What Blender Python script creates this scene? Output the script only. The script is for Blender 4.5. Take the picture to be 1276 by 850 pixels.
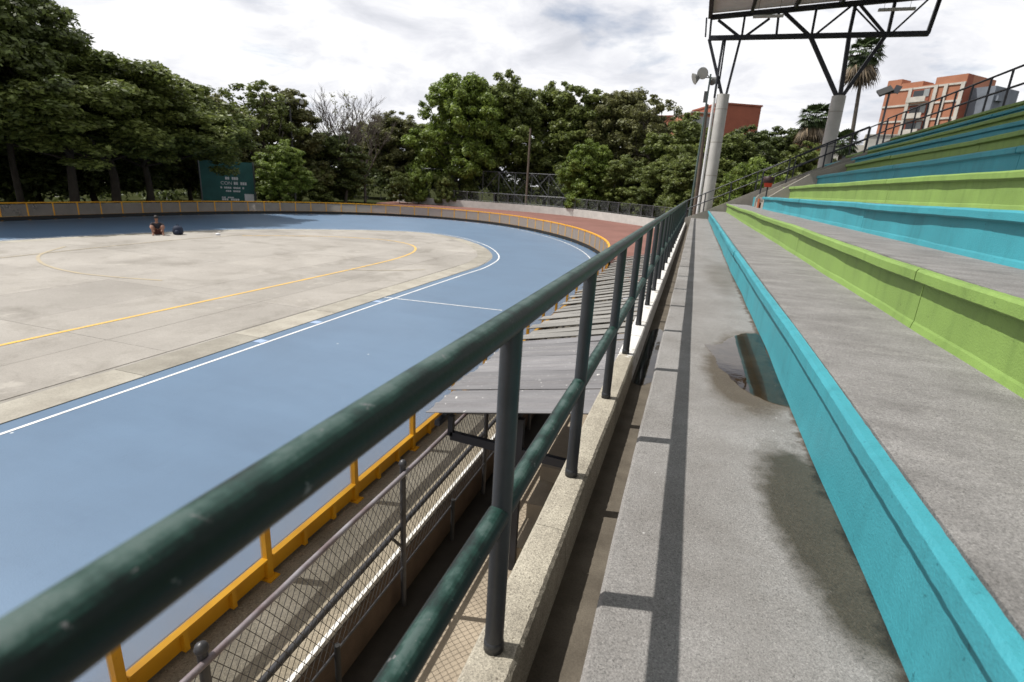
import bpy, bmesh, math, random
import numpy as np
from mathutils import Vector, Matrix
random.seed(7); rng = np.random.default_rng(7)
S = bpy.context.scene
for o in list(bpy.data.objects): bpy.data.objects.remove(o)
COL = S.collection
R = math.radians
# ------------------------------------------------------------------ camera
FPX, YAW, PITCH, ROLL = 660.0, R(17.705), R(16.546), R(-3.2)
def cam_axes():
    f = Vector((-math.sin(YAW)*math.cos(PITCH), math.cos(YAW)*math.cos(PITCH), -math.sin(PITCH)))
    r = Vector((math.cos(YAW), math.sin(YAW), 0)); d = f.cross(r)
    c, s = math.cos(ROLL), math.sin(ROLL)
    return c*r + s*d, -s*r + c*d, f
CR, CD, CF = cam_axes()
cam = bpy.data.cameras.new('camera'); camo = bpy.data.objects.new('camera', cam); COL.objects.link(camo)
m3 = Matrix((CR, -CD, -CF)).transposed(); camo.matrix_world = m3.to_4x4()
cam.sensor_width = 36; cam.lens = FPX/1276*36; cam.clip_start = 0.02; cam.clip_end = 3000
cam.dof.use_dof = True; cam.dof.focus_distance = 3.6; cam.dof.aperture_fstop = 3.2
S.camera = camo
def ray(u, v): return CR*((u-638)/FPX) + CD*((v-425)/FPX) + CF
def aty(u, v, y): a = ray(u, v); return a*(y/a.y)          # a point of the place seen there, at depth y
def atr(u, v, dist): a = ray(u, v); return a*(dist/math.hypot(a.x, a.y))
# ------------------------------------------------------------------ light
SUN = Vector((0.60, 0.13, -1.0)).normalized()
elev = math.asin(-SUN.z); az = math.atan2(-SUN.x, -SUN.y)
W = bpy.data.worlds.new('World'); S.world = W; W.use_nodes = True
nt = W.node_tree; nt.nodes.clear()
def N(t, typ, **kw):
    n = t.nodes.new(typ)
    for k, v in kw.items():
        if k.startswith('i_'):
            key = k[2:]; key = int(key) if key.isdigit() else key.replace('_', ' ')
            n.inputs[key].default_value = v
        else: setattr(n, k, v)
    return n
def ramp(t, pts, fac=None):
    n = t.nodes.new('ShaderNodeValToRGB'); e = n.color_ramp.elements
    while len(e) < len(pts): e.new(0.5)
    for a, (p, c) in zip(e, pts):
        a.position = p; a.color = (c if isinstance(c, tuple) else (c, c, c)) + (1,)
    if fac is not None: t.links.new(fac, n.inputs[0])
    return n
out = N(nt, 'ShaderNodeOutputWorld'); bg = N(nt, 'ShaderNodeBackground'); sky = N(nt, 'ShaderNodeTexSky')
sky.sky_type = 'NISHITA'; sky.sun_disc = False; sky.sun_elevation = elev; sky.sun_rotation = az; sky.altitude = 1500
bg.inputs[1].default_value = 0.088
tc = N(nt, 'ShaderNodeTexCoord'); sep = N(nt, 'ShaderNodeSeparateXYZ'); nt.links.new(tc.outputs['Generated'], sep.inputs[0])
zz = N(nt, 'ShaderNodeMath', operation='MAXIMUM', i_1=0.0); nt.links.new(sep.outputs[2], zz.inputs[0])
za = N(nt, 'ShaderNodeMath', operation='ADD', i_1=0.22); nt.links.new(zz.outputs[0], za.inputs[0])
vd = N(nt, 'ShaderNodeVectorMath', operation='DIVIDE'); nt.links.new(tc.outputs['Generated'], vd.inputs[0])
cmb = N(nt, 'ShaderNodeCombineXYZ')
for i in range(2): nt.links.new(za.outputs[0], cmb.inputs[i])
cmb.inputs[2].default_value = 1.0; nt.links.new(cmb.outputs[0], vd.inputs[1])
n1 = N(nt, 'ShaderNodeTexNoise', i_Scale=1.15, i_Detail=9.0, i_Roughness=0.56, i_Distortion=0.25); nt.links.new(vd.outputs[0], n1.inputs[0])
n2 = N(nt, 'ShaderNodeTexNoise', i_Scale=2.3, i_Detail=8.0, i_Roughness=0.58, i_Distortion=0.35); nt.links.new(vd.outputs[0], n2.inputs[0])
cover = ramp(nt, [(0.29, 0.0), (0.43, 1.0)], n1.outputs[0])
shade = ramp(nt, [(0.28, (6.6, 6.8, 7.4)), (0.44, (8.6, 8.7, 9.2)), (0.58, (10.8, 10.8, 10.9))], n2.outputs[0])
mx = N(nt, 'ShaderNodeMix', data_type='RGBA'); nt.links.new(cover.outputs[0], mx.inputs[0])
nt.links.new(sky.outputs[0], mx.inputs[6]); nt.links.new(shade.outputs[0], mx.inputs[7])
nt.links.new(mx.outputs[2], bg.inputs[0]); nt.links.new(bg.outputs[0], out.inputs[0])
sl = bpy.data.lights.new('sun', 'SUN'); sl.energy = 5.0; sl.angle = R(0.5); sl.color = (1.0, 0.965, 0.91)
so = bpy.data.objects.new('sun', sl); COL.objects.link(so); so.rotation_euler = SUN.to_track_quat('-Z', 'Y').to_euler(); so.location = (-20, -5, 40)
V = S.view_settings; V.view_transform = 'Standard'; V.look = 'None'; V.gamma = 1; V.use_curve_mapping = False
V.exposure = 0.2
S.render.engine = 'CYCLES'
try: S.cycles.max_bounces = 8; S.cycles.transparent_max_bounces = 16
except Exception: pass

# ------------------------------------------------------------------ materials
MATS = {}
def new_mat(name):
    m = bpy.data.materials.new(name); m.use_nodes = True; t = m.node_tree
    b = t.nodes['Principled BSDF']; MATS[name] = m
    return m, t, b
def surf(name, c1, c2=None, rough=0.8, big=0.6, speck=0.0, speck_s=160, bump=0.0, bump_s=60, patch=None, patch_s=3.0, patch_lo=.55, patch_hi=.62,
         metal=0.0, spec=0.4, streak=None, rough2=None, extra=None, objvar=0.0, grain=0):
    m, t, b = new_mat(name)
    geo = N(t, 'ShaderNodeNewGeometry'); pos = geo.outputs['Position']
    c2 = c2 or tuple(x*0.75 for x in c1)
    nz = N(t, 'ShaderNodeTexNoise', i_Scale=big, i_Detail=7.0, i_Roughness=0.62)
    if streak:
        mp = N(t, 'ShaderNodeMapping'); mp.inputs['Scale'].default_value = streak; t.links.new(pos, mp.inputs[0]); t.links.new(mp.outputs[0], nz.inputs[0])
    else: t.links.new(pos, nz.inputs[0])
    rp = ramp(t, [(0.33, c2), (0.66, c1)], nz.outputs[0]); col = rp.outputs[0]
    if patch:
        pz = N(t, 'ShaderNodeTexNoise', i_Scale=patch_s, i_Detail=6.0, i_Roughness=0.6); t.links.new(pos, pz.inputs[0])
        pr = ramp(t, [(patch_lo, 0.0), (patch_hi, 1.0)], pz.outputs[0])
        mixp = N(t, 'ShaderNodeMix', data_type='RGBA'); t.links.new(pr.outputs[0], mixp.inputs[0]); t.links.new(col, mixp.inputs[6]); mixp.inputs[7].default_value = patch+(1,)
        col = mixp.outputs[2]
    if speck:
        sz = N(t, 'ShaderNodeTexNoise', i_Scale=speck_s, i_Detail=6.0, i_Roughness=0.85); t.links.new(pos, sz.inputs[0])
        sr = ramp(t, [(0.3, 1-speck), (0.5, 1.0), (0.72, 1+speck*.6)], sz.outputs[0])
        mm = N(t, 'ShaderNodeMix', data_type='RGBA', blend_type='MULTIPLY'); mm.inputs[0].default_value = 1; t.links.new(col, mm.inputs[6]); t.links.new(sr.outputs[0], mm.inputs[7]); col = mm.outputs[2]
    if grain:
        gv = N(t, 'ShaderNodeTexVoronoi', i_Scale=grain); t.links.new(pos, gv.inputs[0]); gs_ = N(t, 'ShaderNodeSeparateColor'); t.links.new(gv.outputs['Color'], gs_.inputs[0])
        gr = ramp(t, [(0.0, .66), (.12, .87), (.5, 1.0), (.9, 1.09), (1.0, 1.3)], gs_.outputs[0]); gm_ = N(t, 'ShaderNodeMix', data_type='RGBA', blend_type='MULTIPLY'); gm_.inputs[0].default_value = 1; t.links.new(col, gm_.inputs[6]); t.links.new(gr.outputs[0], gm_.inputs[7]); col = gm_.outputs[2]
    if objvar:
        oi = N(t, 'ShaderNodeObjectInfo'); orr = ramp(t, [(0.0, 1-objvar), (1.0, 1+objvar)], oi.outputs['Random'])
        mo = N(t, 'ShaderNodeMix', data_type='RGBA', blend_type='MULTIPLY'); mo.inputs[0].default_value = 1; t.links.new(col, mo.inputs[6]); t.links.new(orr.outputs[0], mo.inputs[7]); col = mo.outputs[2]
    if extra: col = extra(t, pos, col, b)
    t.links.new(col, b.inputs['Base Color']); b.inputs['Metallic'].default_value = metal
    b.inputs['Specular IOR Level'].default_value = spec
    if not b.inputs['Roughness'].is_linked:
        if rough2 is None: b.inputs['Roughness'].default_value = rough
        else:
            rr = ramp(t, [(0.35, rough2), (0.65, rough)], nz.outputs[0]); t.links.new(rr.outputs[0], b.inputs['Roughness'])
    if bump:
        bz = N(t, 'ShaderNodeTexNoise', i_Scale=bump_s, i_Detail=4.0, i_Roughness=0.65); t.links.new(pos, bz.inputs[0])
        bn = N(t, 'ShaderNodeBump', i_Strength=0.6, i_Distance=bump); t.links.new(bz.outputs[0], bn.inputs['Height']); t.links.new(bn.outputs[0], b.inputs['Normal'])
    return m
def mul(t, col, fac, c):
    """mix col towards col*c by fac"""
    k = N(t, 'ShaderNodeMix', data_type='RGBA', blend_type='MULTIPLY'); t.links.new(fac, k.inputs[0]); t.links.new(col, k.inputs[6]); k.inputs[7].default_value = c+(1,)
    return k.outputs[2]
def mixc(t, col, fac, c):
    k = N(t, 'ShaderNodeMix', data_type='RGBA'); t.links.new(fac, k.inputs[0]); t.links.new(col, k.inputs[6]); k.inputs[7].default_value = c+(1,)
    return k.outputs[2]
def blob(t, pos, cx, cy, rx, ry, rot=0.0, lo=.8, hi=1.1, nscale=5, namp=.5):
    """soft irregular stain of its own shape: 1 inside, 0 outside"""
    mp = N(t, 'ShaderNodeMapping', vector_type='TEXTURE'); mp.inputs['Location'].default_value = (cx, cy, 0); mp.inputs['Rotation'].default_value = (0, 0, rot); mp.inputs['Scale'].default_value = (rx, ry, 1e4)
    t.links.new(pos, mp.inputs[0])
    ln = N(t, 'ShaderNodeVectorMath', operation='LENGTH'); t.links.new(mp.outputs[0], ln.inputs[0])
    nz = N(t, 'ShaderNodeTexNoise', i_Scale=nscale, i_Detail=6.0, i_Roughness=.6); t.links.new(pos, nz.inputs[0])
    ad = N(t, 'ShaderNodeMath', operation='MULTIPLY_ADD', i_1=namp, i_2=-namp/2); t.links.new(nz.outputs[0], ad.inputs[0])
    su = N(t, 'ShaderNodeMath', operation='ADD'); t.links.new(ln.outputs['Value'], su.inputs[0]); t.links.new(ad.outputs[0], su.inputs[1])
    return ramp(t, [(lo*.5, 1.0), (hi*.5, 0.0)], (lambda h: h)(half(t, su.outputs[0]))).outputs[0]
def half(t, s):
    h = N(t, 'ShaderNodeMath', operation='MULTIPLY', i_1=0.5); t.links.new(s, h.inputs[0]); return h.outputs[0]

def tread_extra(t, pos, col, b):
    s1 = blob(t, pos, .725, 2.2, .24, .78, R(7), .78, 1.15, 7, .7)
    s2 = blob(t, pos, .62, 4.5, .37, 1.15, R(-6), .82, 1.08, 5, .5)
    s3 = blob(t, pos, .62, 9.5, .3, 1.6, 0, .6, 1.3, 3, .8)
    col = mul(t, col, s1, (.26, .225, .165)); col = mul(t, col, s2, (.40, .345, .27)); col = mul(t, col, s3, (.72, .70, .66))
    g1 = N(t, 'ShaderNodeTexNoise', i_Scale=60.0, i_Detail=3.0); t.links.new(pos, g1.inputs[0]); gr = ramp(t, [(0.55, 0.0), (0.75, .25)], g1.outputs[0])
    gm = N(t, 'ShaderNodeMath', operation='MULTIPLY'); t.links.new(gr.outputs[0], gm.inputs[0]); t.links.new(s1, gm.inputs[1]); col = mixc(t, col, gm.outputs[0], (.13, .12, .10))
    sx = N(t, 'ShaderNodeSeparateXYZ'); t.links.new(pos, sx.inputs[0]); en = N(t, 'ShaderNodeTexNoise', i_Scale=11.0, i_Detail=6.0); t.links.new(pos, en.inputs[0])
    ea = N(t, 'ShaderNodeMath', operation='MULTIPLY_ADD', i_1=.16); t.links.new(en.outputs[0], ea.inputs[0]); t.links.new(sx.outputs[0], ea.inputs[2])
    er = N(t, 'ShaderNodeMapRange', i_1=.812, i_2=.848); t.links.new(ea.outputs[0], er.inputs[0]); col = mul(t, col, er.outputs[0], (.34, .27, .2))
    wz = N(t, 'ShaderNodeTexVoronoi', i_Scale=5.5); t.links.new(pos, wz.inputs[0]); wr = ramp(t, [(0.022, 1.0), (0.032, 0.0)], wz.outputs['Distance']); col = mixc(t, col, wr.outputs[0], (.42, .41, .40))
    sp = N(t, 'ShaderNodeTexVoronoi', i_Scale=2.6); t.links.new(pos, sp.inputs[0])
    sr = ramp(t, [(0.035, 1.0), (0.055, 0.0)], sp.outputs['Distance']); col = mul(t, col, sr.outputs[0], (.55, .53, .5))
    rr = N(t, 'ShaderNodeMapRange', i_3=0.85, i_4=0.38); t.links.new(s1, rr.inputs[0]); t.links.new(rr.outputs[0], b.inputs['Roughness'])
    return col
surf('tread_front', (.240, .231, .222), (.170, .160, .150), .85, 1.9, .9, 210, .006, 170, extra=tread_extra, grain=190)
surf('tread', (.232, .225, .220), (.145, .139, .135), .88, 2.6, .85, 190, .006, 150, streak=(.8, 1.6, 1), grain=150, patch=(.25, .242, .232), patch_s=3.4, patch_lo=.55, patch_hi=.75)
def paint(name, c, chip):
    def ex(t, pos, col, b):
        v = N(t, 'ShaderNodeTexVoronoi', i_Scale=8.0); t.links.new(pos, v.inputs[0])
        r = ramp(t, [(0.040, 1.0), (0.058, 0.0)], v.outputs['Distance']); col = mixc(t, col, r.outputs[0], chip)
        st = N(t, 'ShaderNodeTexNoise', i_Scale=3.0, i_Detail=5.0); mp = N(t, 'ShaderNodeMapping'); mp.inputs['Scale'].default_value = (1, 2.5, .35); t.links.new(pos, mp.inputs[0]); t.links.new(mp.outputs[0], st.inputs[0])
        r2 = ramp(t, [(0.50, 0.0), (0.78, .5)], st.outputs[0]); col = mul(t, col, r2.outputs[0], (.55, .6, .58))
        ch = N(t, 'ShaderNodeTexNoise', i_Scale=38.0, i_Detail=6.0, i_Roughness=.75); t.links.new(pos, ch.inputs[0]); r4 = ramp(t, [(0.625, 0.0), (0.66, .85)], ch.outputs[0]); return mul(t, col, r4.outputs[0], (.45, .5, .5))
    surf(name, c, tuple(x*.82 for x in c), .6, 1.5, .08, 90, .006, 85, spec=.35, rough2=.5, extra=ex)
paint('turquoise_paint', (.046, .285, .340), (.012, .10, .13)); paint('lime_paint', (.205, .320, .078), (.09, .14, .035))
def kerb_extra(t, pos, col, b):
    sp = N(t, 'ShaderNodeSeparateXYZ'); t.links.new(pos, sp.inputs[0])
    nz = N(t, 'ShaderNodeTexNoise', i_Scale=14.0, i_Detail=5.0); t.links.new(pos, nz.inputs[0])
    a = N(t, 'ShaderNodeMath', operation='MULTIPLY_ADD', i_1=1.0, i_2=-.5); t.links.new(nz.outputs[0], a.inputs[0])
    s = N(t, 'ShaderNodeMath', operation='ADD'); t.links.new(sp.outputs[1], s.inputs[0]); t.links.new(a.outputs[0], s.inputs[1])
    g = N(t, 'ShaderNodeMath', operation='GREATER_THAN', i_1=5.15); t.links.new(s.outputs[0], g.inputs[0])
    n3 = N(t, 'ShaderNodeTexNoise', i_Scale=9.0, i_Detail=6.0); t.links.new(pos, n3.inputs[0]); r3 = ramp(t, [(0.62, 1.0), (0.68, 0.0)], n3.outputs[0])
    f = N(t, 'ShaderNodeMath', operation='MULTIPLY'); t.links.new(g.outputs[0], f.inputs[0]); t.links.new(r3.outputs[0], f.inputs[1])
    v = N(t, 'ShaderNodeTexVoronoi', i_Scale=26.0); t.links.new(pos, v.inputs[0]); r = ramp(t, [(0.08, 1.0), (0.14, 0.0)], v.outputs['Distance'])
    return mixc(t, mul(t, col, r.outputs[0], (.45, .42, .4)), f.outputs[0], (.58, .57, .55))
surf('kerb_concrete', (.36, .33, .265), (.25, .225, .18), .9, 4, .9, 170, .008, 110, extra=kerb_extra, grain=150)
surf('gutter_concrete', (.115, .098, .075), (.07, .058, .043), .9, 5, .4, 120, .006, 60)
surf('wall_concrete', (.34, .32, .28), (.24, .222, .19), .9, 1.2, .3, 90, .005, 50)
surf('walkway_concrete', grain=90, c1=(.275, .235, .175), c2=(.185, .158, .112), rough=.9, big=2.2, speck=.6, speck_s=150, bump=.006, bump_s=80)
surf('floor_concrete', (.36, .30, .225), (.26, .215, .16), .9, 2.0, .35, 120, .004, 60)
surf('brown_plaster', (.10, .068, .048), (.065, .044, .03), .9, 3, .3, 90, .004, 50)
surf('passage_shade', (.035, .028, .022), (.022, .018, .014), .95, 4, .3)  # near-black colour for the shade painted on the passage floor
surf('white_paint', (.72, .71, .68), (.5, .48, .44), .6, 4, .1)
def infield_extra(t, pos, col, b):
    n = N(t, 'ShaderNodeTexNoise', i_Scale=.55, i_Detail=9.0, i_Roughness=.7, i_Distortion=.6); t.links.new(pos, n.inputs[0])
    r = ramp(t, [(0.50, 0.0), (0.68, .8)], n.outputs[0]); col = mul(t, col, r.outputs[0], (.66, .65, .62))
    n = N(t, 'ShaderNodeTexNoise', i_Scale=1.5, i_Detail=6.0, i_Roughness=.7); t.links.new(pos, n.inputs[0])
    r = ramp(t, [(0.60, 0.0), (0.70, .6)], n.outputs[0]); return mixc(t, col, r.outputs[0], (.34, .318, .28))
surf('infield_concrete', (.290, .270, .242), (.225, .208, .184), .85, .35, .25, 40, .004, 30, extra=infield_extra, objvar=.11)
surf('border_concrete', (.305, .285, .24), (.215, .197, .163), .85, 1.6, .3, 40, .004, 30, objvar=.16)
surf('joint_dark', (.16, .14, .12), (.12, .105, .09), .9)
surf('mark_pale', (.30, .38, .52), (.22, .30, .44), .7, 3)
def track_extra(t, pos, col, b):
    n = N(t, 'ShaderNodeTexNoise', i_Scale=1.1, i_Detail=8.0, i_Roughness=.68); mp = N(t, 'ShaderNodeMapping'); mp.inputs['Scale'].default_value = (.35, 1.3, 1); mp.inputs['Rotation'].default_value = (0, 0, R(8)); t.links.new(pos, mp.inputs[0]); t.links.new(mp.outputs[0], n.inputs[0])
    r = ramp(t, [(0.48, 0.0), (0.75, .45)], n.outputs[0]); col = mul(t, col, r.outputs[0], (.75, .77, .80))
    v = N(t, 'ShaderNodeTexVoronoi', i_Scale=1.3); t.links.new(pos, v.inputs[0]); r2 = ramp(t, [(0.018, 1.0), (0.03, 0.0)], v.outputs['Distance']); col = mixc(t, col, r2.outputs[0], (.45, .48, .5))
    sk = N(t, 'ShaderNodeTexNoise', i_Scale=2.0, i_Detail=8.0, i_Roughness=.75, i_Distortion=.4); mk = N(t, 'ShaderNodeMapping'); mk.inputs['Scale'].default_value = (9.0, .45, 1); mk.inputs['Rotation'].default_value = (0, 0, R(-3)); t.links.new(pos, mk.inputs[0]); t.links.new(mk.outputs[0], sk.inputs[0])
    rk = ramp(t, [(.60, 0.0), (.72, .35)], sk.outputs[0]); col = mul(t, col, rk.outputs[0], (.6, .62, .66)); rk2 = ramp(t, [(.30, .22), (.38, 0.0)], sk.outputs[0]); return mixc(t, col, rk2.outputs[0], (.22, .28, .36))
surf('track_blue', (.095, .155, .236), (.084, .136, .208), .42, .5, .10, 60, .003, 60, extra=track_extra, spec=.5)
surf('line_white', (.68, .68, .66), (.5, .5, .5), .7, 3, .2); surf('line_yellow', (.60, .36, .06), (.46, .31, .12), .7, 2.5, .2); surf('line_faint', (.36, .295, .19), (.29, .255, .20), .8, 2.5, .2)
surf('plaza_red', (.185, .085, .066), (.135, .060, .046), .9, .4, .25, 30)
surf('soil', (.040, .044, .020), (.022, .026, .010), 1.0, .3, .4, 8, spec=0.0)
surf('barrier_yellow', (.72, .35, .010), (.60, .275, .008), .5, 3, .05, patch=(.10, .05, .02), patch_s=26, patch_lo=.72, patch_hi=.75)
surf('skirting_black', (.014, .014, .014), None, .7)
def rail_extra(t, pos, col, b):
    # sky highlight painted grey-green along the pipe's top; scuffed to bare metal in places
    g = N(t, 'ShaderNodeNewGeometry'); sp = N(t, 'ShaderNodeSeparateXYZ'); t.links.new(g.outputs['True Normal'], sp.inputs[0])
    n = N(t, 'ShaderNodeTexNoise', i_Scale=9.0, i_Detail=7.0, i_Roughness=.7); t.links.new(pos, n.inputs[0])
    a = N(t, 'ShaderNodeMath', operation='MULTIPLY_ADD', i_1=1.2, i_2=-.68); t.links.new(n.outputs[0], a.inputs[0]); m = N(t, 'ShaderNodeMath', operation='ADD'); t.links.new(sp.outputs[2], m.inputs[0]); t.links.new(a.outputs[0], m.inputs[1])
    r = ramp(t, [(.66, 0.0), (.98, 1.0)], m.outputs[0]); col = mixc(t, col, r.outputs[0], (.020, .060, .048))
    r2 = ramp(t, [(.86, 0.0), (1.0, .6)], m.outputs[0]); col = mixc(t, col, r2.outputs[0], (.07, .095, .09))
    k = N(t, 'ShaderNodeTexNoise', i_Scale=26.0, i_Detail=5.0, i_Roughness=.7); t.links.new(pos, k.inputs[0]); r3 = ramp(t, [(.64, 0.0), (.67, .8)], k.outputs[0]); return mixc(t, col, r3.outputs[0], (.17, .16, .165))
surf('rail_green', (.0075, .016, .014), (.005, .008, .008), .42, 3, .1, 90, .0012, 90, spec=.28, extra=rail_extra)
surf('post_grey', (.030, .032, .036), (.020, .022, .024), .42, 5, .1, 90, .001, 80, patch=(.11, .10, .10), patch_s=34, patch_lo=.70, patch_hi=.73, spec=.5)
surf('steel_dark', (.020, .022, .030), None, .45, 4, spec=.5); surf('fence_steel', (.055, .055, .06), (.03, .028, .028), .42, 9, .2, spec=.5, metal=.3)
surf('fence_top', (.26, .25, .27), (.13, .09, .09), .45, 4, .2, metal=.2); surf('galvanised', (.15, .155, .16), None, .5, 5, metal=.4)
def roof_extra(t, pos, col, b):
    n = N(t, 'ShaderNodeTexNoise', i_Scale=30.0, i_Detail=3.0); t.links.new(pos, n.inputs[0]); r = ramp(t, [(0.70, 0.0), (0.73, 1.0)], n.outputs[0]); return mixc(t, col, r.outputs[0], (.55, .54, .52))
surf('roof_sheet_grey', (.20, .195, .20), (.145, .14, .145), .5, 3, .15, 60, .002, 40, streak=(.6, 5, 1), extra=roof_extra, metal=.15, objvar=.18)
surf('roof_sheet_pale', (.25, .24, .222), (.175, .168, .155), .55, 3, .15, 60, .002, 40, streak=(.6, 5, 1), extra=roof_extra, metal=.1, objvar=.15)
surf('column_concrete', (.50, .49, .46), (.40, .39, .37), .85, 1.5, .15, 60, .003, 40)
surf('lamp_white', (.6, .6, .56), None, .5)
surf('pipe_white', (.72, .72, .72), None, .5); surf('wood_pole', (.14, .11, .085), (.09, .07, .055), .9, 3, .3)
surf('lamp_dark', (.05, .05, .05), None, .6); surf('pole_green', (.09, .13, .12), None, .5); surf('lamp_grey', (.18, .18, .17), None, .5); surf('lens', (.40, .41, .38), None, .25)
surf('bin_red', (.62, .055, .02), None, .45); surf('bag_dark', (.035, .015, .015), None, .5); surf('board_orange', (.40, .10, .035), None, .6)
surf('brick_orange', (.36, .155, .090), (.30, .125, .072), .9, .4, .12, 8); surf('brick_dark', (.27, .085, .05), (.21, .065, .04), .9, .5, .12, 8)
surf('band_concrete', (.50, .47, .42), None, .9, 1); surf('stucco_grey', (.17, .19, .22), None, .9, .6); surf('stucco_white', (.52, .50, .45), None, .9, .6)
surf('window_dark', (.03, .035, .04), None, .15, 2, spec=.6); surf('window_pale', (.28, .30, .30), None, .3, 2); surf('tank_blue', (.06, .08, .12), None, .5)
surf('banner_green', (.016, .095, .088), (.010, .065, .062), .6, 1.5); surf('print_white', (.62, .63, .65), None, .7)
surf('skin', (.30, .15, .10), None, .6); surf('cloth_dark', (.03, .03, .04), None, .9); surf('cloth_red', (.09, .03, .026), None, .9); surf('hair', (.012, .009, .008), None, .6); surf('bag_navy', (.012, .02, .045), None, .8)
def water_mat(name, c):
    m, t, b = new_mat(name); o = t.nodes['Material Output']
    geo = N(t, 'ShaderNodeNewGeometry'); n = N(t, 'ShaderNodeTexNoise', i_Scale=9.0, i_Detail=4.0); t.links.new(geo.outputs['Position'], n.inputs[0])
    bz = N(t, 'ShaderNodeBump', i_Strength=.05, i_Distance=.01); t.links.new(n.outputs[0], bz.inputs['Height'])
    r = ramp(t, [(.3, c), (.7, tuple(min(1, x*1.35) for x in c))], n.outputs[0])
    tr = N(t, 'ShaderNodeBsdfTransparent'); t.links.new(r.outputs[0], tr.inputs[0])
    gl = N(t, 'ShaderNodeBsdfGlossy', i_Roughness=.03); t.links.new(bz.outputs[0], gl.inputs['Normal'])
    fr = N(t, 'ShaderNodeFresnel', i_IOR=1.60); ms = N(t, 'ShaderNodeMixShader'); t.links.new(fr.outputs[0], ms.inputs[0]); t.links.new(tr.outputs[0], ms.inputs[1]); t.links.new(gl.outputs[0], ms.inputs[2]); t.links.new(ms.outputs[0], o.inputs[0])
    return m
water_mat('puddle_water', (.50, .43, .33)); water_mat('gutter_water', (.35, .31, .26))
def panel_mat():
    m, t, b = new_mat('panel_acrylic'); o = t.nodes['Material Output']
    b.inputs['Base Color'].default_value = (.42, .37, .32, 1); b.inputs['Roughness'].default_value = .35
    tr = N(t, 'ShaderNodeBsdfTransparent'); tr.inputs[0].default_value = (.86, .89, .93, 1)
    tl = N(t, 'ShaderNodeBsdfTranslucent'); tl.inputs[0].default_value = (.50, .46, .42, 1)
    geo = N(t, 'ShaderNodeNewGeometry'); n = N(t, 'ShaderNodeTexNoise', i_Scale=1.6, i_Detail=6.0); t.links.new(geo.outputs['Position'], n.inputs[0])
    sp = N(t, 'ShaderNodeSeparateXYZ'); t.links.new(geo.outputs['Position'], sp.inputs[0])
    # the older scratched sheets round the bend are cloudier than the new ones along the stand
    mr = N(t, 'ShaderNodeMapRange', i_1=15.0, i_2=24.0, i_3=0.0, i_4=.48); t.links.new(sp.outputs[1], mr.inputs[0])
    r = ramp(t, [(.3, .16), (.7, .30)], n.outputs[0]); ad = N(t, 'ShaderNodeMath', operation='ADD'); t.links.new(r.outputs[0], ad.inputs[0]); t.links.new(mr.outputs[0], ad.inputs[1])
    m1 = N(t, 'ShaderNodeMixShader'); m1.inputs[0].default_value = .45; t.links.new(b.outputs[0], m1.inputs[1]); t.links.new(tl.outputs[0], m1.inputs[2])
    m2 = N(t, 'ShaderNodeMixShader'); t.links.new(ad.outputs[0], m2.inputs[0]); t.links.new(tr.outputs[0], m2.inputs[1]); t.links.new(m1.outputs[0], m2.inputs[2]); t.links.new(m2.outputs[0], o.inputs[0])
panel_mat()
def leaf_mat(name, a, c, trans=.3):
    m, t, b = new_mat(name); o = t.nodes['Material Output']
    geo = N(t, 'ShaderNodeNewGeometry'); n = N(t, 'ShaderNodeTexNoise', i_Scale=.7, i_Detail=4.0); t.links.new(geo.outputs['Position'], n.inputs[0])
    r = ramp(t, [(.35, a), (.65, c)], n.outputs[0])
    rp = ramp(t, [(0, .5), (1, 1.5)], geo.outputs['Random Per Island']); mm = N(t, 'ShaderNodeMix', data_type='RGBA', blend_type='MULTIPLY'); mm.inputs[0].default_value = 1
    t.links.new(r.outputs[0], mm.inputs[6]); t.links.new(rp.outputs[0], mm.inputs[7]); t.links.new(mm.outputs[2], b.inputs['Base Color'])
    b.inputs['Roughness'].default_value = .5; b.inputs['Specular IOR Level'].default_value = .35
    tl = N(t, 'ShaderNodeBsdfTranslucent'); t.links.new(mm.outputs[2], tl.inputs[0]); ms = N(t, 'ShaderNodeMixShader'); ms.inputs[0].default_value = trans
    t.links.new(b.outputs[0], ms.inputs[1]); t.links.new(tl.outputs[0], ms.inputs[2]); t.links.new(ms.outputs[0], o.inputs[0])
leaf_mat('leaf_dark', (.052, .072, .018), (.100, .125, .034), .36); leaf_mat('leaf_mid', (.082, .108, .024), (.165, .195, .050), .38); leaf_mat('leaf_bright', (.095, .140, .018), (.18, .235, .045), .38)
leaf_mat('leaf_olive', (.090, .098, .030), (.150, .152, .055), .36); leaf_mat('leaf_palm', (.030, .050, .018), (.060, .085, .030), .15); leaf_mat('frond_dry', (.10, .075, .045), (.16, .12, .075), .1)
surf('ceiling_sheet', (.78, .76, .72), None, .7)
def ceil_mat():
    m = MATS['ceiling_sheet']; t = m.node_tree; b = t.nodes['Principled BSDF']; o = t.nodes['Material Output']; tl = N(t, 'ShaderNodeBsdfTranslucent'); tl.inputs[0].default_value = (.8, .78, .74, 1); ms = N(t, 'ShaderNodeMixShader'); ms.inputs[0].default_value = .13
    t.links.new(b.outputs[0], ms.inputs[1]); t.links.new(tl.outputs[0], ms.inputs[2]); t.links.new(ms.outputs[0], o.inputs[0])
ceil_mat()
surf('bark', (.045, .037, .028), (.028, .023, .018), .95, 3, .3); surf('bark_grey', (.10, .085, .07), (.065, .055, .045), .95, 3, .3)

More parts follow.
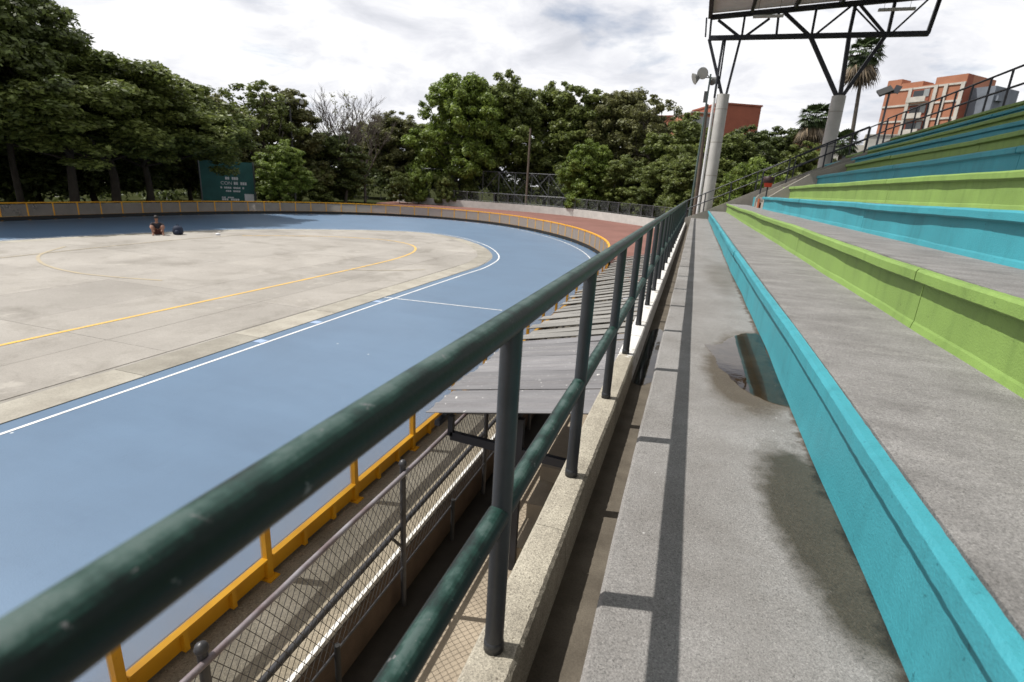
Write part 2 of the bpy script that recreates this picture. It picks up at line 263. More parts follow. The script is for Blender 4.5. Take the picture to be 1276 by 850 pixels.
# ------------------------------------------------------------------ mesh helpers
def wloc(o):
    v = Vector((0, 0, 0))
    while o is not None: v = v + o.location; o = o.parent
    return v
def link(name, me, parent=None, mat=None):
    o = bpy.data.objects.new(name, me); COL.objects.link(o)
    if parent is not None: o.parent = parent
    if mat: me.materials.clear(); me.materials.append(MATS[mat])
    return o
class MB:
    def __init__(s): s.v = []; s.f = []; s.sm = []
    def add(s, vs, fs, smooth=False):
        n = len(s.v); s.v += [tuple(p) for p in vs]; s.f += [tuple(i+n for i in f) for f in fs]; s.sm += [smooth]*len(fs); return s
    def box(s, x0, x1, y0, y1, z0, z1):
        x0, x1 = min(x0, x1), max(x0, x1); y0, y1 = min(y0, y1), max(y0, y1); z0, z1 = min(z0, z1), max(z0, z1)
        return s.add([(x, y, z) for z in (z0, z1) for y in (y0, y1) for x in (x0, x1)], [(0, 2, 3, 1), (4, 5, 7, 6), (0, 1, 5, 4), (2, 6, 7, 3), (0, 4, 6, 2), (1, 3, 7, 5)])
    def tube(s, p, q, r, n=10, r2=None, caps=True):
        p, q = Vector(p), Vector(q); d = (q-p).normalized(); a = d.orthogonal().normalized(); b = d.cross(a); r2 = r if r2 is None else r2
        vs = []
        for c, rr in ((p, r), (q, r2)):
            vs += [c + (a*math.cos(2*math.pi*i/n) + b*math.sin(2*math.pi*i/n))*rr for i in range(n)]
        s.add(vs, [(i, (i+1) % n, n+(i+1) % n, n+i) for i in range(n)], n > 5)
        if caps: s.add(vs, [tuple(range(n))[::-1], tuple(range(n, 2*n))])
        return s
    def path(s, pts, r, n=10):
        pts = [Vector(p) for p in pts]; rs = r if isinstance(r, (list, tuple)) else [r]*len(pts); vs = []; a = None
        for i, p in enumerate(pts):
            d = (pts[min(i+1, len(pts)-1)] - pts[max(i-1, 0)]).normalized()
            a = d.orthogonal().normalized() if a is None else (a - d*a.dot(d)).normalized()
            b = d.cross(a); vs += [p + (a*math.cos(2*math.pi*k/n) + b*math.sin(2*math.pi*k/n))*rs[i] for k in range(n)]
        fs = [(i*n+k, i*n+(k+1) % n, (i+1)*n+(k+1) % n, (i+1)*n+k) for i in range(len(pts)-1) for k in range(n)]
        s.add(vs, fs, True); m = len(pts)-1
        return s.add(vs, [tuple(range(n))[::-1], tuple(m*n+k for k in range(n))])
    def bar(s, p, q, w, h=None, up=(0, 0, 1)):
        p, q = Vector(p), Vector(q); h = h or w; d = (q-p).normalized(); u = Vector(up)
        if abs(d.dot(u)) > .98: u = Vector((0, 1, 0))
        a = d.cross(u).normalized()*w/2; b = a.cross(d).normalized()*h/2
        return s.add([c + x for c in (p, q) for x in (-a-b, a-b, a+b, -a+b)], [(0, 1, 2, 3), (7, 6, 5, 4), (0, 4, 5, 1), (1, 5, 6, 2), (2, 6, 7, 3), (3, 7, 4, 0)])
    def prism(s, poly, z0, z1):
        n = len(poly); vs = [(x, y, z0) for x, y in poly] + [(x, y, z1) for x, y in poly]
        return s.add(vs, [tuple(range(n))[::-1], tuple(range(n, 2*n))] + [(i, (i+1) % n, n+(i+1) % n, n+i) for i in range(n)])
    def xz_prism(s, poly, y0, y1):
        n = len(poly); vs = [(x, y0, z) for x, z in poly] + [(x, y1, z) for x, z in poly]
        return s.add(vs, [tuple(range(n)), tuple(range(n, 2*n))[::-1]] + [(i, n+i, n+(i+1) % n, (i+1) % n) for i in range(n)])
    def sweep(s, prof, ys, jit=None, smooth=False):
        """profile of (x,z) swept along Y"""
        n = len(prof); vs = []
        for y in ys:
            for k, (x, z) in enumerate(prof):
                dx, dz = jit(k, y) if jit else (0, 0); vs.append((x+dx, y, z+dz))
        fs = [(i*n+k, i*n+k+1, (i+1)*n+k+1, (i+1)*n+k) for i in range(len(ys)-1) for k in range(n-1)]
        s.add(vs, fs, smooth); m = len(ys)-1
        return s.add(vs, [tuple(range(n))[::-1], tuple(m*n+k for k in range(n))])
    def lathe(s, prof, c, n=16):
        vs = [(c[0]+r*math.cos(2*math.pi*i/n), c[1]+r*math.sin(2*math.pi*i/n), c[2]+z) for r, z in prof for i in range(n)]
        return s.add(vs, [(j*n+i, j*n+(i+1) % n, (j+1)*n+(i+1) % n, (j+1)*n+i) for j in range(len(prof)-1) for i in range(n)], True)
    def mesh(s, name, off=None, mat=None):
        me = bpy.data.meshes.new(name); off = off or Vector((0, 0, 0))
        me.from_pydata([(x-off.x, y-off.y, z-off.z) for x, y, z in s.v], [], s.f)
        me.polygons.foreach_set('use_smooth', s.sm); me.update()
        if mat: me.materials.append(MATS[mat])
        return me
    def build(s, name, mat, parent=None, label=None):
        bm = None; me = s.mesh(name, wloc(parent) if parent else None, mat)
        b = bmesh.new(); b.from_mesh(me); bmesh.ops.recalc_face_normals(b, faces=b.faces); b.to_mesh(me); b.free()
        o = link(name, me, parent)
        if label: o['label'] = label
        return o
def thing(name, loc, label, cat, group=None):
    o = bpy.data.objects.new(name, None); COL.objects.link(o); o.location = loc; o.empty_display_size = .2
    return tag(o, label, cat, group)
def tag(o, label, cat, group=None):
    o['label'] = label; o['category'] = cat
    if group: o['group'] = group
    return o
def struct(o, kind='structure'): o['kind'] = kind; return o
def copy_tree(o, loc, rz, sc, label=None, group=None):
    c = o.copy(); COL.objects.link(c); c.location = loc; c.rotation_euler = (0, 0, rz); c.scale = sc
    if label: c['label'] = label
    if group: c['group'] = group
    for ch in o.children:
        d = ch.copy(); COL.objects.link(d); d.parent = c
    return c
def wob(seed):
    ph = [(random.uniform(.25, .9), random.uniform(0, 6.28), 1.0), (random.uniform(1.2, 2.4), random.uniform(0, 6.28), .45), (random.uniform(4, 8), random.uniform(0, 6.28), .22)]
    return lambda y: sum(a*math.sin(f*y+p) for f, p, a in ph)/1.67
def catmull(P, step=.5):
    P = [Vector(p) for p in P]; out_ = []
    for i in range(len(P)-1):
        a, b, c, d = P[max(i-1, 0)], P[i], P[i+1], P[min(i+2, len(P)-1)]
        m = max(1, int((c-b).length/step))
        for k in range(m):
            t = k/m; out_.append(.5*((2*b)+(c-a)*t+(2*a-5*b+4*c-d)*t*t+(3*b-a-3*c+d)*t**3))
    return out_+[P[-1]]
def offset(pts, d):
    o = []
    for i, p in enumerate(pts):
        t = (pts[min(i+1, len(pts)-1)] - pts[max(i-1, 0)]).normalized(); o.append(p + Vector((-t.y, t.x))*d)
    return o
def resample(pts, step):
    o = [pts[0]]; acc = 0
    for a, b in zip(pts, pts[1:]):
        L = (b-a).length; s = step-acc
        while s <= L: o.append(a+(b-a)*(s/L)); s += step
        acc = (acc+L) % step
    return o
ZT = -3.2      # level of the track (the camera is the origin)

# ------------------------------------------------------------------ ground, track
outer = catmull([(-2.9, -40.39), (-2.9, 0), (-2.9, 12), (-2.95, 20), (-3.45, 24), (-4.45, 27.3), (-5.8, 30.3), (-7.4, 33.0), (-9.5, 35.7), (-12.2, 38.4), (-15.8, 40.5), (-20.2, 41.3), (-24.6, 40.2), (-28.2, 37.4), (-30.8, 32.9), (-32.2, 28), (-32.8, 22), (-33, 16), (-33, 0), (-33, -40)])
inner = catmull([(-7.48, -40), (-7.48, 0), (-7.48, 12), (-7.45, 17), (-7.45, 19.6), (-8.05, 22.6), (-9.9, 26.0), (-12.4, 28.7), (-14.6, 29.9), (-16.4, 29.95), (-18.2, 29.0), (-20.6, 26.9), (-23.5, 23.3), (-25.0, 18), (-25.6, 12), (-25.8, 0), (-25.8, -40)])
HX0, HX1, HY1 = -2.07, -.53, 17.3      # the sunken passage in front of the stand
g = MB()
for (a, b, c, d) in ((-600, HX0, -600, 900), (HX1, 600, -600, 900), (HX0, HX1, HY1, 900), (HX0, HX1, -600, -40)):
    g.add([(a, c, -3.27), (b, c, -3.27), (b, d, -3.27), (a, d, -3.27)], [(0, 1, 2, 3)])
struct(g.build('ground', 'soil'))
struct(MB().add([(p.x, p.y, ZT) for p in outer], [tuple(range(len(outer)))]).build('track', 'track_blue'))
def ribbon(pts, d0, d1, z):
    a, b = offset(pts, d0), offset(pts, d1); n = len(pts); m = MB()
    return m.add([(p.x, p.y, z) for p in a]+[(p.x, p.y, z) for p in b], [(i, i+1, n+i+1, n+i) for i in range(n-1)])
struct(ribbon(inner, -.028, .028, ZT+.004).build('inner_track_line', 'line_white'))
struct(ribbon(outer, .60, .65, ZT+.004).build('outer_track_line', 'line_white'))
struct(MB().add([(x, y, ZT+.005) for x, y in ((-7.9, 12.50), (-4.4, 12.76), (-4.4, 12.81), (-7.9, 12.55))], [(0, 1, 2, 3)]).build('start_line', 'line_white'))
for x, y in ((-7.62, 7.75), (-7.62, 9.4), (-7.62, 11.9)):
    struct(MB().add([(x-.12, y, ZT+.0052), (x+.09, y, ZT+.0052), (x+.09, y+.2, ZT+.0052), (x-.12, y+.2, ZT+.0052)], [(0, 1, 2, 3)]).build('lane_mark', 'mark_pale'))
conc = offset(inner, .29)
inf = MB().add([(p.x, p.y, ZT+.003) for p in conc], [tuple(range(len(conc)))]).build('infield', 'infield_concrete'); struct(inf)
def clip(poly, a, b):
    """keep what lies left of the line a-b (curve runs anticlockwise)"""
    o = []; n = len(poly)
    def s(p): return (b[0]-a[0])*(p[1]-a[1])-(b[1]-a[1])*(p[0]-a[0])
    for i in range(n):
        p, q = poly[i], poly[(i+1) % n]; sp, sq = s(p), s(q)
        if sp >= 0: o.append(p)
        if sp*sq < 0: t = sp/(sp-sq); o.append((p[0]+(q[0]-p[0])*t, p[1]+(q[1]-p[1])*t))
    return o
conc2 = offset(inner, .95); cl = resample(conc2, 1.6)
ca, cb = resample(conc, 2.4), None
for a, b in zip(ca, ca[1:]):
    if a.y < -8: continue
    d = (b-a).normalized(); nr = Vector((-d.y, d.x)); e = .006
    q = [a+d*e, b-d*e, b-d*e+nr*.652, a+d*e+nr*.652]
    MB().prism([(p.x, p.y) for p in q], ZT-.05, ZT+.011+random.uniform(0, .002)).build('border_slab', 'border_concrete', inf)
xs = [-7.70, -10.0, -12.6, -15.3, -18.1, -21.4, -25.6]; ys = [-8, -4.2, -.6, 3.1, 6.6, 10.4, 14.3, 18.6, 22.8, 26.5, 30.5]
for i in range(len(xs)-1):
    for j in range(len(ys)-1):
        e = .004; poly = [(xs[i+1]+e, ys[j]+e), (xs[i]-e, ys[j]+e), (xs[i]-e, ys[j+1]-e), (xs[i+1]+e, ys[j+1]-e)]
        for a, b in zip(cl, cl[1:]):
            if len(poly) < 3: break
            poly = clip(poly, a, b)
        if len(poly) >= 3: MB().prism(poly, ZT-.05, ZT+.010+random.uniform(0, .003)).build('slab', 'infield_concrete', inf)
def flatline(name, pts, w, mat, z):
    p = [Vector(q) for q in pts]; struct(ribbon(p, -w/2, w/2, z).build(name, mat))
flatline('court_line', catmull([(-11.2, -20), (-11.15, 5), (-11.1, 12), (-11.12, 17.2), (-11.3, 19.6), (-11.75, 21.5), (-12.6, 23.1), (-13.8, 24.1), (-15.4, 24.5), (-18.2, 23.6), (-21, 21)], .4), .10, 'line_yellow', ZT+.018)
flatline('court_line', catmull([(-22.3, 13.8), (-21.0, 12.2), (-19.6, 11.3), (-18.2, 10.8), (-16.7, 10.6), (-15.4, 10.75), (-14.1, 11.05)], .3), .10, 'line_faint', ZT+.019)
flatline('court_line', catmull([(-20.6, 8.0), (-21.2, 13.0), (-21.5, 17.5), (-21.2, 21.4)], .5), .07, 'line_faint', ZT+.0195)
flatline('court_line', catmull([(-11.2, 15.6), (-9.9, 16.4), (-9.0, 17.3)], .5), .06, 'line_faint', ZT+.020)
# red paving outside the track, up to the low wall
wallp = catmull([(-39, 65.8), (-37, 65.5), (-27, 64.5), (-18.5, 63.6), (-12, 60.8), (-6.5, 55.4), (-3.3, 51.6), (1.5, 44.5), (5, 39)], 1.2)
pl = MB(); q = [(p.x, p.y) for p in wallp if p.x > -40] + [(6, 33), (HX1, 33), (HX1, HY1), (-2.6, HY1), (-2.6, 20)]
ob = [p for p in offset(outer, -.25)]; ob = [p for p in ob if p.y > 20 and p.x > -31]
q += [(p.x, p.y) for p in ob if p.x > -26] + [(-30, 46), (-38, 60)]
pl.add([(x, y, -3.235) for x, y in q], [tuple(range(len(q)))]); struct(pl.build('plaza', 'plaza_red'))
# walkway behind the barrier and the sunken passage
struct(MB().box(-3.05, HX0-.0, -40, HY1+3.2, -3.9, ZT+.006).build('walkway', 'walkway_concrete'))
struct(MB().box(HX0-.02, HX0+.012, -40, HY1, -3.7, ZT+.016).build('walkway_edge', 'white_paint'))
struct(MB().box(HX0+.012, HX0+.03, -40, HY1, -3.7, ZT-.03).build('passage_wall', 'brown_plaster'))
struct(MB().box(HX0, HX1, -40, HY1, -3.9, -3.68).build('passage_floor', 'floor_concrete'))
struct(MB().box(HX0+.03, -1.74, -40, HY1, -3.79, -3.672).build('shade_strip', 'passage_shade'))  # dark strip added at the wall foot, coloured to stand for its shade
for a, b, c, d in ((4.25, 4.75, -3.6, -3.42), (4.75, 5.25, -3.6, -3.24), (5.25, 6.4, -3.6, -3.06)):
    struct(MB().box(-1.25, HX1-.01, a, b, c, d).build('passage_step', 'floor_concrete'))

# ------------------------------------------------------------------ low outer wall and its fence
w = thing('perimeter_wall', (-18.5, 63.6, -3.25), 'low grey concrete wall curving round the red paving', 'wall')
rib = MB(); a, b = offset(wallp, .12), offset(wallp, -.12); n = len(wallp)
rib.add([(p.x, p.y, -3.3) for p in a]+[(p.x, p.y, -2.42) for p in a]+[(p.x, p.y, -2.42) for p in b]+[(p.x, p.y, -3.3) for p in b],
        [(k*n+i, k*n+i+1, ((k+1) % 4)*n+i+1, ((k+1) % 4)*n+i) for k in range(4) for i in range(n-1)])
rib.build('wall_body', 'column_concrete', w)
f = thing('wall_fence', (-12, 60.8, -2.42), 'low grey wire fence standing on the curved concrete wall', 'fence')
fp = resample(wallp, 1.9); fp = [p for p in fp if p.x > -40]
for p in fp:
    MB().tube((p.x, p.y, -2.42), (p.x, p.y, -1.22), .035, 6).build('post', 'galvanised', f)
for a, b in zip(fp, fp[1:]):
    for z in (-1.3, -2.3): MB().tube((a.x, a.y, z), (b.x, b.y, z), .022, 5).build('rail', 'galvanised', f)
wm = MB()
for a, b in zip(fp, fp[1:]):
    for k in range(9):
        t = k/9; c = a+(b-a)*t; e = a+(b-a)*min(1, t+.5); wm.tube((c.x, c.y, -2.3), (e.x, e.y, -1.3), .006, 3, caps=False); wm.tube((c.x, c.y, -1.3), (e.x, e.y, -2.3), .006, 3, caps=False)
struct(wm.build('wire_mesh', 'galvanised', f), 'stuff')
tf = thing('mesh_fence', (-30, 69, -3.2), 'tall grey mesh fence with braced steel frames before the trees', 'fence')
A, B = Vector((-50, 69.5)), Vector((-15.6, 67.6)); nf = 15
for i in range(nf+1):
    c = A+(B-A)*(i/nf); MB().tube((c.x, c.y, -3.3), (c.x, c.y, 1.35), .055, 6).build('post', 'galvanised', tf)
for z in (1.33, -1.35): MB().tube((A.x, A.y, z), (B.x, B.y, z), .045, 6).build('rail', 'galvanised', tf)
for i in (0, 4, 8, 10, 12, 13):
    c, e, m_ = A+(B-A)*(i/nf), A+(B-A)*((i+2)/nf), A+(B-A)*((i+1)/nf)
    for p_ in (c, e):
        MB().tube((p_.x, p_.y-.05, -1.35), (m_.x, m_.y-.05, 1.3), .04, 5).build('brace', 'galvanised', tf)
        MB().tube((p_.x, p_.y-.05, -1.35), (m_.x, m_.y-.05, -3.2), .035, 5).build('brace', 'galvanised', tf)
wm = MB(); L = (B-A).length
for k in range(int(L/.5)):
    c = A+(B-A)*(k*.5/L); e = A+(B-A)*min(1, (k*.5+3.4)/L)
    wm.tube((c.x, c.y, -3.2), (e.x, e.y, 1.3), .007, 3, caps=False); wm.tube((c.x, c.y, 1.3), (e.x, e.y, -3.2), .007, 3, caps=False)
struct(wm.build('wire_mesh', 'galvanised', tf), 'stuff')

# ------------------------------------------------------------------ track barrier
bar = thing('track_barrier', (-2.9, 12, ZT), 'yellow framed barrier with clear panels running round the blue track', 'barrier')
bp = resample(outer, 1.2); bp = [p for p in bp if p.y > -7]
def on(a, b, t, off): d = (b-a).normalized(); nrm = Vector((-d.y, d.x)); c = a+(b-a)*t; return c+nrm*off
def seg_box(m, a, b, o0, o1, z0, z1, e=0.0, e1=.001):
    L = (b-a).length; c = [on(a, b, e/L, o0), on(a, b, 1-e1/L, o0), on(a, b, 1-e1/L, o1), on(a, b, e/L, o1)]
    return m.prism([(p.x, p.y) for p in c], z0, z1)
for a, b in zip(bp, bp[1:]):
    p = MB(); seg_box(p, a, a+(b-a)*(.058/1.2), -.045, .0125, ZT+.006, ZT+.861); seg_box(p, a-(b-a)*.022, a+(b-a)*.07, -.085, .03, ZT+.006, ZT+.018); p.build('post', 'barrier_yellow', bar)
    k = MB(); seg_box(k, a, b, -.012, 0, ZT+.03, ZT+.19, .06)
    seg_box(k, a, b, -.055, 0.004, ZT+.19, ZT+.21, .06)
    for t in (.36, .70): seg_box(k, a+(b-a)*t, a+(b-a)*(t+.032), -.05, -.012, ZT+.03, ZT+.1895)
    k.build('kick_plate', 'barrier_yellow', bar)
    seg_box(MB(), a, b, .006, .022, ZT+.012, ZT+.205, .002).build('skirting', 'skirting_black', bar)
    seg_box(MB(), a, b, -.004, .002, ZT+.212, ZT+.815, .06).build('panel', 'panel_acrylic', bar)
    seg_box(MB(), a, b, -.06, .03, ZT+.862, ZT+.915, 0.001).build('top_rail', 'barrier_yellow', bar)
for a, b in zip(bp[::1], bp[1::1]): pass

# ------------------------------------------------------------------ grandstand
Y0, Y1 = -2.0, 31.75
D, H = .86, .435
lip = [.71+D*i for i in range(10)]; ztop = [-.862+H*i for i in range(10)]
yend = [31.6, 31.6, 23.3, 24.9, 25.6, 26.4, 31.6, 31.6, 31.6, 31.6]
gs = thing('grandstand', (.7, 15, -1.3), 'concrete grandstand with stepped rows of turquoise and lime green risers', 'grandstand')
def grid_slab(x0, x1, y0, y1, zt, th, mat, name, amp=.003):
    ys_ = list(np.arange(y0, y1, .45))+[y1]; wv = wob(0); m = MB()
    m.sweep([(x0, zt-th), (x0, zt), (x0*.5+x1*.5, zt), (x1, zt), (x1, zt-th)], ys_, lambda k, y: (0, amp*wv(y) if 0 < k < 4 else 0))
    return m.build(name, mat, gs)
# front walking tread with worn arris
wv = wob(1); m = MB()
m.sweep([(-.12, -1.9), (-.122, -1.315), (-.108, -1.302), (.3, -1.30), (.85, -1.303), (.85, -1.9)], list(np.arange(Y0, Y1, .06)), lambda k, y: ((.0045*wv(y*3.1) if k in (1, 2) else 0), (.002*wv(y*5) if k in (1, 2) else 0)))
m.build('tread', 'tread_front', gs)
for i in range(10):
    c = 'turquoise_paint' if i % 2 == 0 else 'lime_paint'
    zb = -1.3 if i == 0 else ztop[i-1]; fx = lip[i]+.068; zt = ztop[i]
    joints = [Y0]; y = (3.1 if i == 2 else random.uniform(1.0, 5))
    if i == 2: joints += [9.75]; y = 15.2
    elif i == 0: y = 9.4
    while y < yend[i]-1.5: joints.append(y); y += 5.1
    joints.append(yend[i])
    wx, wz, wb = wob(0), wob(0), wob(0)
    for a, b in zip(joints, joints[1:]):
        fl = .02 if i else .002; dz, dxl = random.uniform(-.006, .006), random.uniform(-.008, .008)
        prof = [(fx+.14, zb-.04), (fx-fl, zb-.03), (fx-fl*.3, zb+.045), (fx, zb+.06), (fx, zt-.10), (fx-.01, zt-.088), (lip[i]+.012, zt-.088), (lip[i], zt-.078), (lip[i], zt-.016), (lip[i]+.012, zt+.003), (lip[i]+.05, zt+.0055), (lip[i]+.09, zt-.03), (fx+.14, zt-.05)]
        st = .05 if i < 2 else (.09 if i < 4 else .3)
        def jit(k, y):
            if k in (6, 7, 8, 9, 10): 
                hf = (math.sin(y*41+k)+math.sin(y*67+2*k))*.0005
                return (.013*wx(y)+dxl+hf, .010*wz(y)+dz+hf)
            if k in (1, 2, 3): return (.016*wb(y)+.0, (.006*wb(y*2+1) if k > 1 else 0))
            if k in (4, 5): return (.012*wb(y), .010*wz(y)+dz)
            return (0, 0)
        ys_ = list(np.arange(a+.006, b-.006, st))+[b-.006]
        MB().sweep(prof, ys_, jit).build('riser', c, gs)
    x1 = (lip[i+1]+.16) if i < 9 else lip[9]+1.3
    grid_slab(lip[i]+.083, x1, Y0, max(yend[i], yend[min(i+1, 9)]) if i != 1 else 31.6, zt, .10, 'tread', 'tread')
# support wall below the front tread and kerb with gutter
MB().box(-.10, .6, Y0, Y1, -3.7, -1.92).build('base_wall', 'wall_concrete', gs)
MB().box(-.37, -.10, Y0, Y1, -1.98, -1.80).build('gutter', 'gutter_concrete', gs)
wv, wv2 = wob(2), wob(3); kj = [Y0]+[1.41+1.26*k+.75 for k in range(-2, 24)]+[Y1]
kj = sorted(set(y for y in kj if Y0 <= y <= Y1))
for a, b in zip(kj[::3], kj[3::3]+[Y1]):
    if b-a < .05: continue
    rz = random.uniform(-.006, .006)
    m = MB(); m.sweep([(-.526, -3.7), (-.526, -1.585), (-.513, -1.571), (-.44, -1.568), (-.380, -1.571), (-.366, -1.588), (-.352, -1.82), (-.352, -3.7)], list(np.arange(a+.003, b-.003, .035))+[b-.003],
                      lambda k, y: ((.0035*wv(y*4)+.0016*math.sin(y*83+k) if k in (4, 5) else .003*wv2(y*3) if k in (1, 2) else 0), rz+(.002*wv(y*6) if k in (4, 5) else 0)))
    m.build('kerb', 'kerb_concrete', gs)
# water lying on the steps
def puddle(name, pts, z, mat, label):
    P = catmull(pts+[pts[0]], .04)[:-1]; P = [(p.x+random.uniform(-.006, .006), p.y+random.uniform(-.012, .012)) for p in P]
    o = MB().add([(x, y, z) for x, y in P], [tuple(range(len(P)))]).build(name, mat); return tag(o, label, 'puddle')
puddle('puddle', [(.25, 4.92), (.40, 5.02), (.46, 5.22), (.58, 5.46), (.69, 5.58), (.775, 5.55), (.772, 4.9), (.775, 4.2), (.775, 3.62), (.70, 3.64), (.58, 3.72), (.47, 3.9), (.41, 4.12), (.35, 4.3), (.335, 4.55), (.29, 4.72)], -1.2982, 'puddle_water', 'rain puddle at the foot of the lowest turquoise riser')
puddle('puddle', [(-.35, 5.0), (-.25, 4.95), (-.13, 5.3), (-.125, 6.2), (-.13, 6.9), (-.22, 7.3), (-.345, 7.0), (-.347, 6)], -1.796, 'gutter_water', 'dirty water lying in the gutter beside the kerb')

# end stair: parapets, steps, rails
MB().xz_prism([(-.5, -1.9), (-.5, -1.34), (-.15, -1.19), (.46, -.92), (2.9, .30), (4.3, .95), (6.0, 1.75), (8.6, 3.05), (10, 3.1), (10, -1.9)], 31.72, 31.95).build('parapet', 'wall_concrete', gs)
for y0, y1, pts in ((26.5, 26.75, [(2.5, -.45), (2.5, -.05), (2.62, .12), (3.6, .66), (4.9, 1.35), (6.4, 2.05), (6.4, -.45)]), (23.32, 23.58, [(2.5, -.45), (2.5, -.12), (2.66, .03), (3.1, .36), (3.95, .95), (4.9, 1.33), (5.3, 1.5), (5.3, -.45)])):
    MB().xz_prism(pts, y0, y1).build('parapet', 'wall_concrete', gs)
for k in range(8):
    MB().box(2.55+.43*k, 6.3, 23.58, 26.5, -.5, -.21+.2175*k).build('step', 'wall_concrete', gs)
MB().box(2.56, 2.62, 26.75, 28.2, -.45, .0).build('riser', 'turquoise_paint', gs)
MB().box(2.46, 2.49, 24.55, 25.15, -.425, -.06).build('board', 'board_orange', gs, 'orange board at the foot of the end stair')

# ------------------------------------------------------------------ front railing
RX, RZ, MZ, KZ = -.455, -.382, -1.018, -1.569
rl = thing('front_railing', (RX, 1.41, KZ), 'thick dark green pipe railing with worn paint on the kerb', 'railing')
ys_ = list(np.arange(-1.6, 31.7, .3)); wx = wob(0)
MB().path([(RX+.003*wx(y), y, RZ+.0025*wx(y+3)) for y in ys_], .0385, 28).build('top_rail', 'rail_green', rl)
yp = [1.41+1.26*k for k in range(-2, 24)]
for k, y in enumerate(yp):
    m = MB().tube((RX, y, KZ-.03), (RX+random.uniform(-.004, .004), y+random.uniform(-.006, .006), RZ-.02), .033, 24)
    m.lathe([(.0331, 0), (.0355, .0), (.036, .03), (.0345, .042), (.0331, .044)], (RX, y, KZ-.002), 20); m.build('post', 'post_grey', rl)
    if k:
        d = random.uniform(-.006, .006)
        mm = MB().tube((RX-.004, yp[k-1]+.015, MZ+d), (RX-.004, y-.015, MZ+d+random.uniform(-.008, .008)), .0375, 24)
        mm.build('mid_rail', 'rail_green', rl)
# stair and top railings of the stand
def railing(name, pts, h, label, sp=1.35, group=None, r=.03, mid=.52):
    t = thing(name, pts[0], label, 'railing', group)
    P = [Vector(p) for p in pts]; up = Vector((0, 0, 1))
    for hh, nm in ((h, 'top_rail'), (h*mid, 'mid_rail')): MB().path([p+up*hh for p in P], r, 10).build(nm, 'steel_dark', t)
    for a, b in zip(P, P[1:]):
        n_ = max(1, round((b-a).length/sp))
        for i in range(n_): c = a+(b-a)*(i/n_); MB().tube(c-up*.04, c+up*h, r*1.05, 8).build('post', 'steel_dark', t)
    MB().tube(P[-1]-up*.04, P[-1]+up*h, r*1.05, 8).build('post', 'steel_dark', t)
    return t
railing('stair_railing', [(-.42, 31.83, -1.36), (.46, 31.83, -.92), (2.9, 31.83, .30), (6.2, 31.83, 1.88)], .98, 'dark pipe railing climbing the outer parapet of the end stair', 1.5)
railing('stair_railing', [(2.64, 26.62, .13), (3.6, 26.62, .66), (4.9, 26.62, 1.35), (6.3, 26.62, 2.02)], .98, 'dark pipe railing on the middle stair wall behind the red bin', 1.1)
railing('top_railing', [(8.63, 33.4, 3.03), (8.63, 14, 3.03), (8.63, 2, 3.03)], 1.13, 'dark blue railing along the topmost lime green row', 1.32, r=.034)
railing('stair_railing', [(6.2, 31.9, 1.88), (8.6, 33.2, 3.03)], 1.02, 'short dark railing linking the end stair to the top row', .9)
bn = thing('trash_bin', (2.72, 24.9, .18), 'red litter bin with dark bag hung on a stair post', 'bin')
MB().lathe([(.0, 0), (.14, .0), (.20, .36), (.18, .36), (.13, .03), (0, .03)], (2.72, 24.9, .42), 18).build('bucket', 'bin_red', bn)
MB().lathe([(.195, .16), (.206, .17), (.22, .40), (.20, .41), (.17, .30), (.0, .22)], (2.72, 24.9, .42), 18).build('bin_bag', 'bag_dark', bn)
MB().tube((2.72, 24.9, -.42), (2.72, 24.9, .43), .03, 8).build('post', 'steel_dark', bn)

# ------------------------------------------------------------------ grandstand roof at the far end
YC = 32.3
rf = thing('stand_roof', (.75, YC, -3.2), 'dark steel truss roof carried on round concrete columns over the stand', 'roof')
def P4(zx, zy, y=YC): return aty(860+.2508*zx, .2508*zy, y)
def member(a, b, w, nm='truss_bar', y=YC): MB().bar(P4(*a, y), P4(*b, y), w, w, (0, 1, 0)).build(nm, 'steel_dark', rf)
member((92, 190), (1185, 167), .21, 'bottom_chord'); member((110, 86), (1260, -26), .21, 'top_chord'); member((1180, 168), (1248, -26), .16)
for a, b, w_ in (((140, 100), (247, 185), .10), ((272, 80), (256, 185), .09), ((395, 92), (268, 185), .09), ((465, 58), (600, 185), .12), ((441, 60), (428, 178), .09), ((628, 42), (603, 176), .09), ((805, 26), (620, 174), .08), ((822, 22), (788, 180), .12), ((842, 20), (968, 170), .09), ((822, 40), (948, 172), .05), ((1020, 0), (982, 170), .11), ((1200, -18), (1000, 166), .07), ((82, 88), (76, 184), .07), ((106, 86), (97, 190), .09),
                 ((158, 474), (94, 195), .12), ((178, 474), (250, 190), .10), ((140, 440), (176, 195), .07), ((727, 476), (598, 182), .15), ((745, 476), (790, 178), .15), ((758, 476), (975, 172), .14)):
    member(a, b, w_*1.2)
c1, c2 = P4(165, 470), P4(740, 478)
for c, zb in ((c1, -3.3), (c2, -3.3)):
    col = MB().tube((c.x, YC, zb), (c.x, YC, c.z), .315, 28).build('column', 'column_concrete', rf)
    for z in (c.z-.75, c.z-2.4, c.z-4.1):
        MB().lathe([(.314, 0), (.319, .01), (.319, .03), (.314, .04)], (c.x, YC, z), 28).build('joint_ring', 'wall_concrete', col)
MB().path([(c1.x-.42, YC-.1, -3.2), (c1.x-.42, YC-.1, c1.z-.2)], .075, 10).build('downpipe', 'pipe_white', rf)
MB().path([(c1.x-.42, YC-.1, c1.z-.2), (P4(148, 300).x, YC-.1, P4(148, 300).z), (P4(165, 200).x, YC-.1, P4(165, 200).z)], .06, 8).build('drain_pipe', 'steel_dark', rf)
ra, rb = P4(90, 86), P4(1260, -26); rb = ra+(rb-ra)*1.55; sl_ = (rb.z-ra.z)/(rb.x-ra.x)
def rz(x): return ra.z+.20+sl_*(x-ra.x)
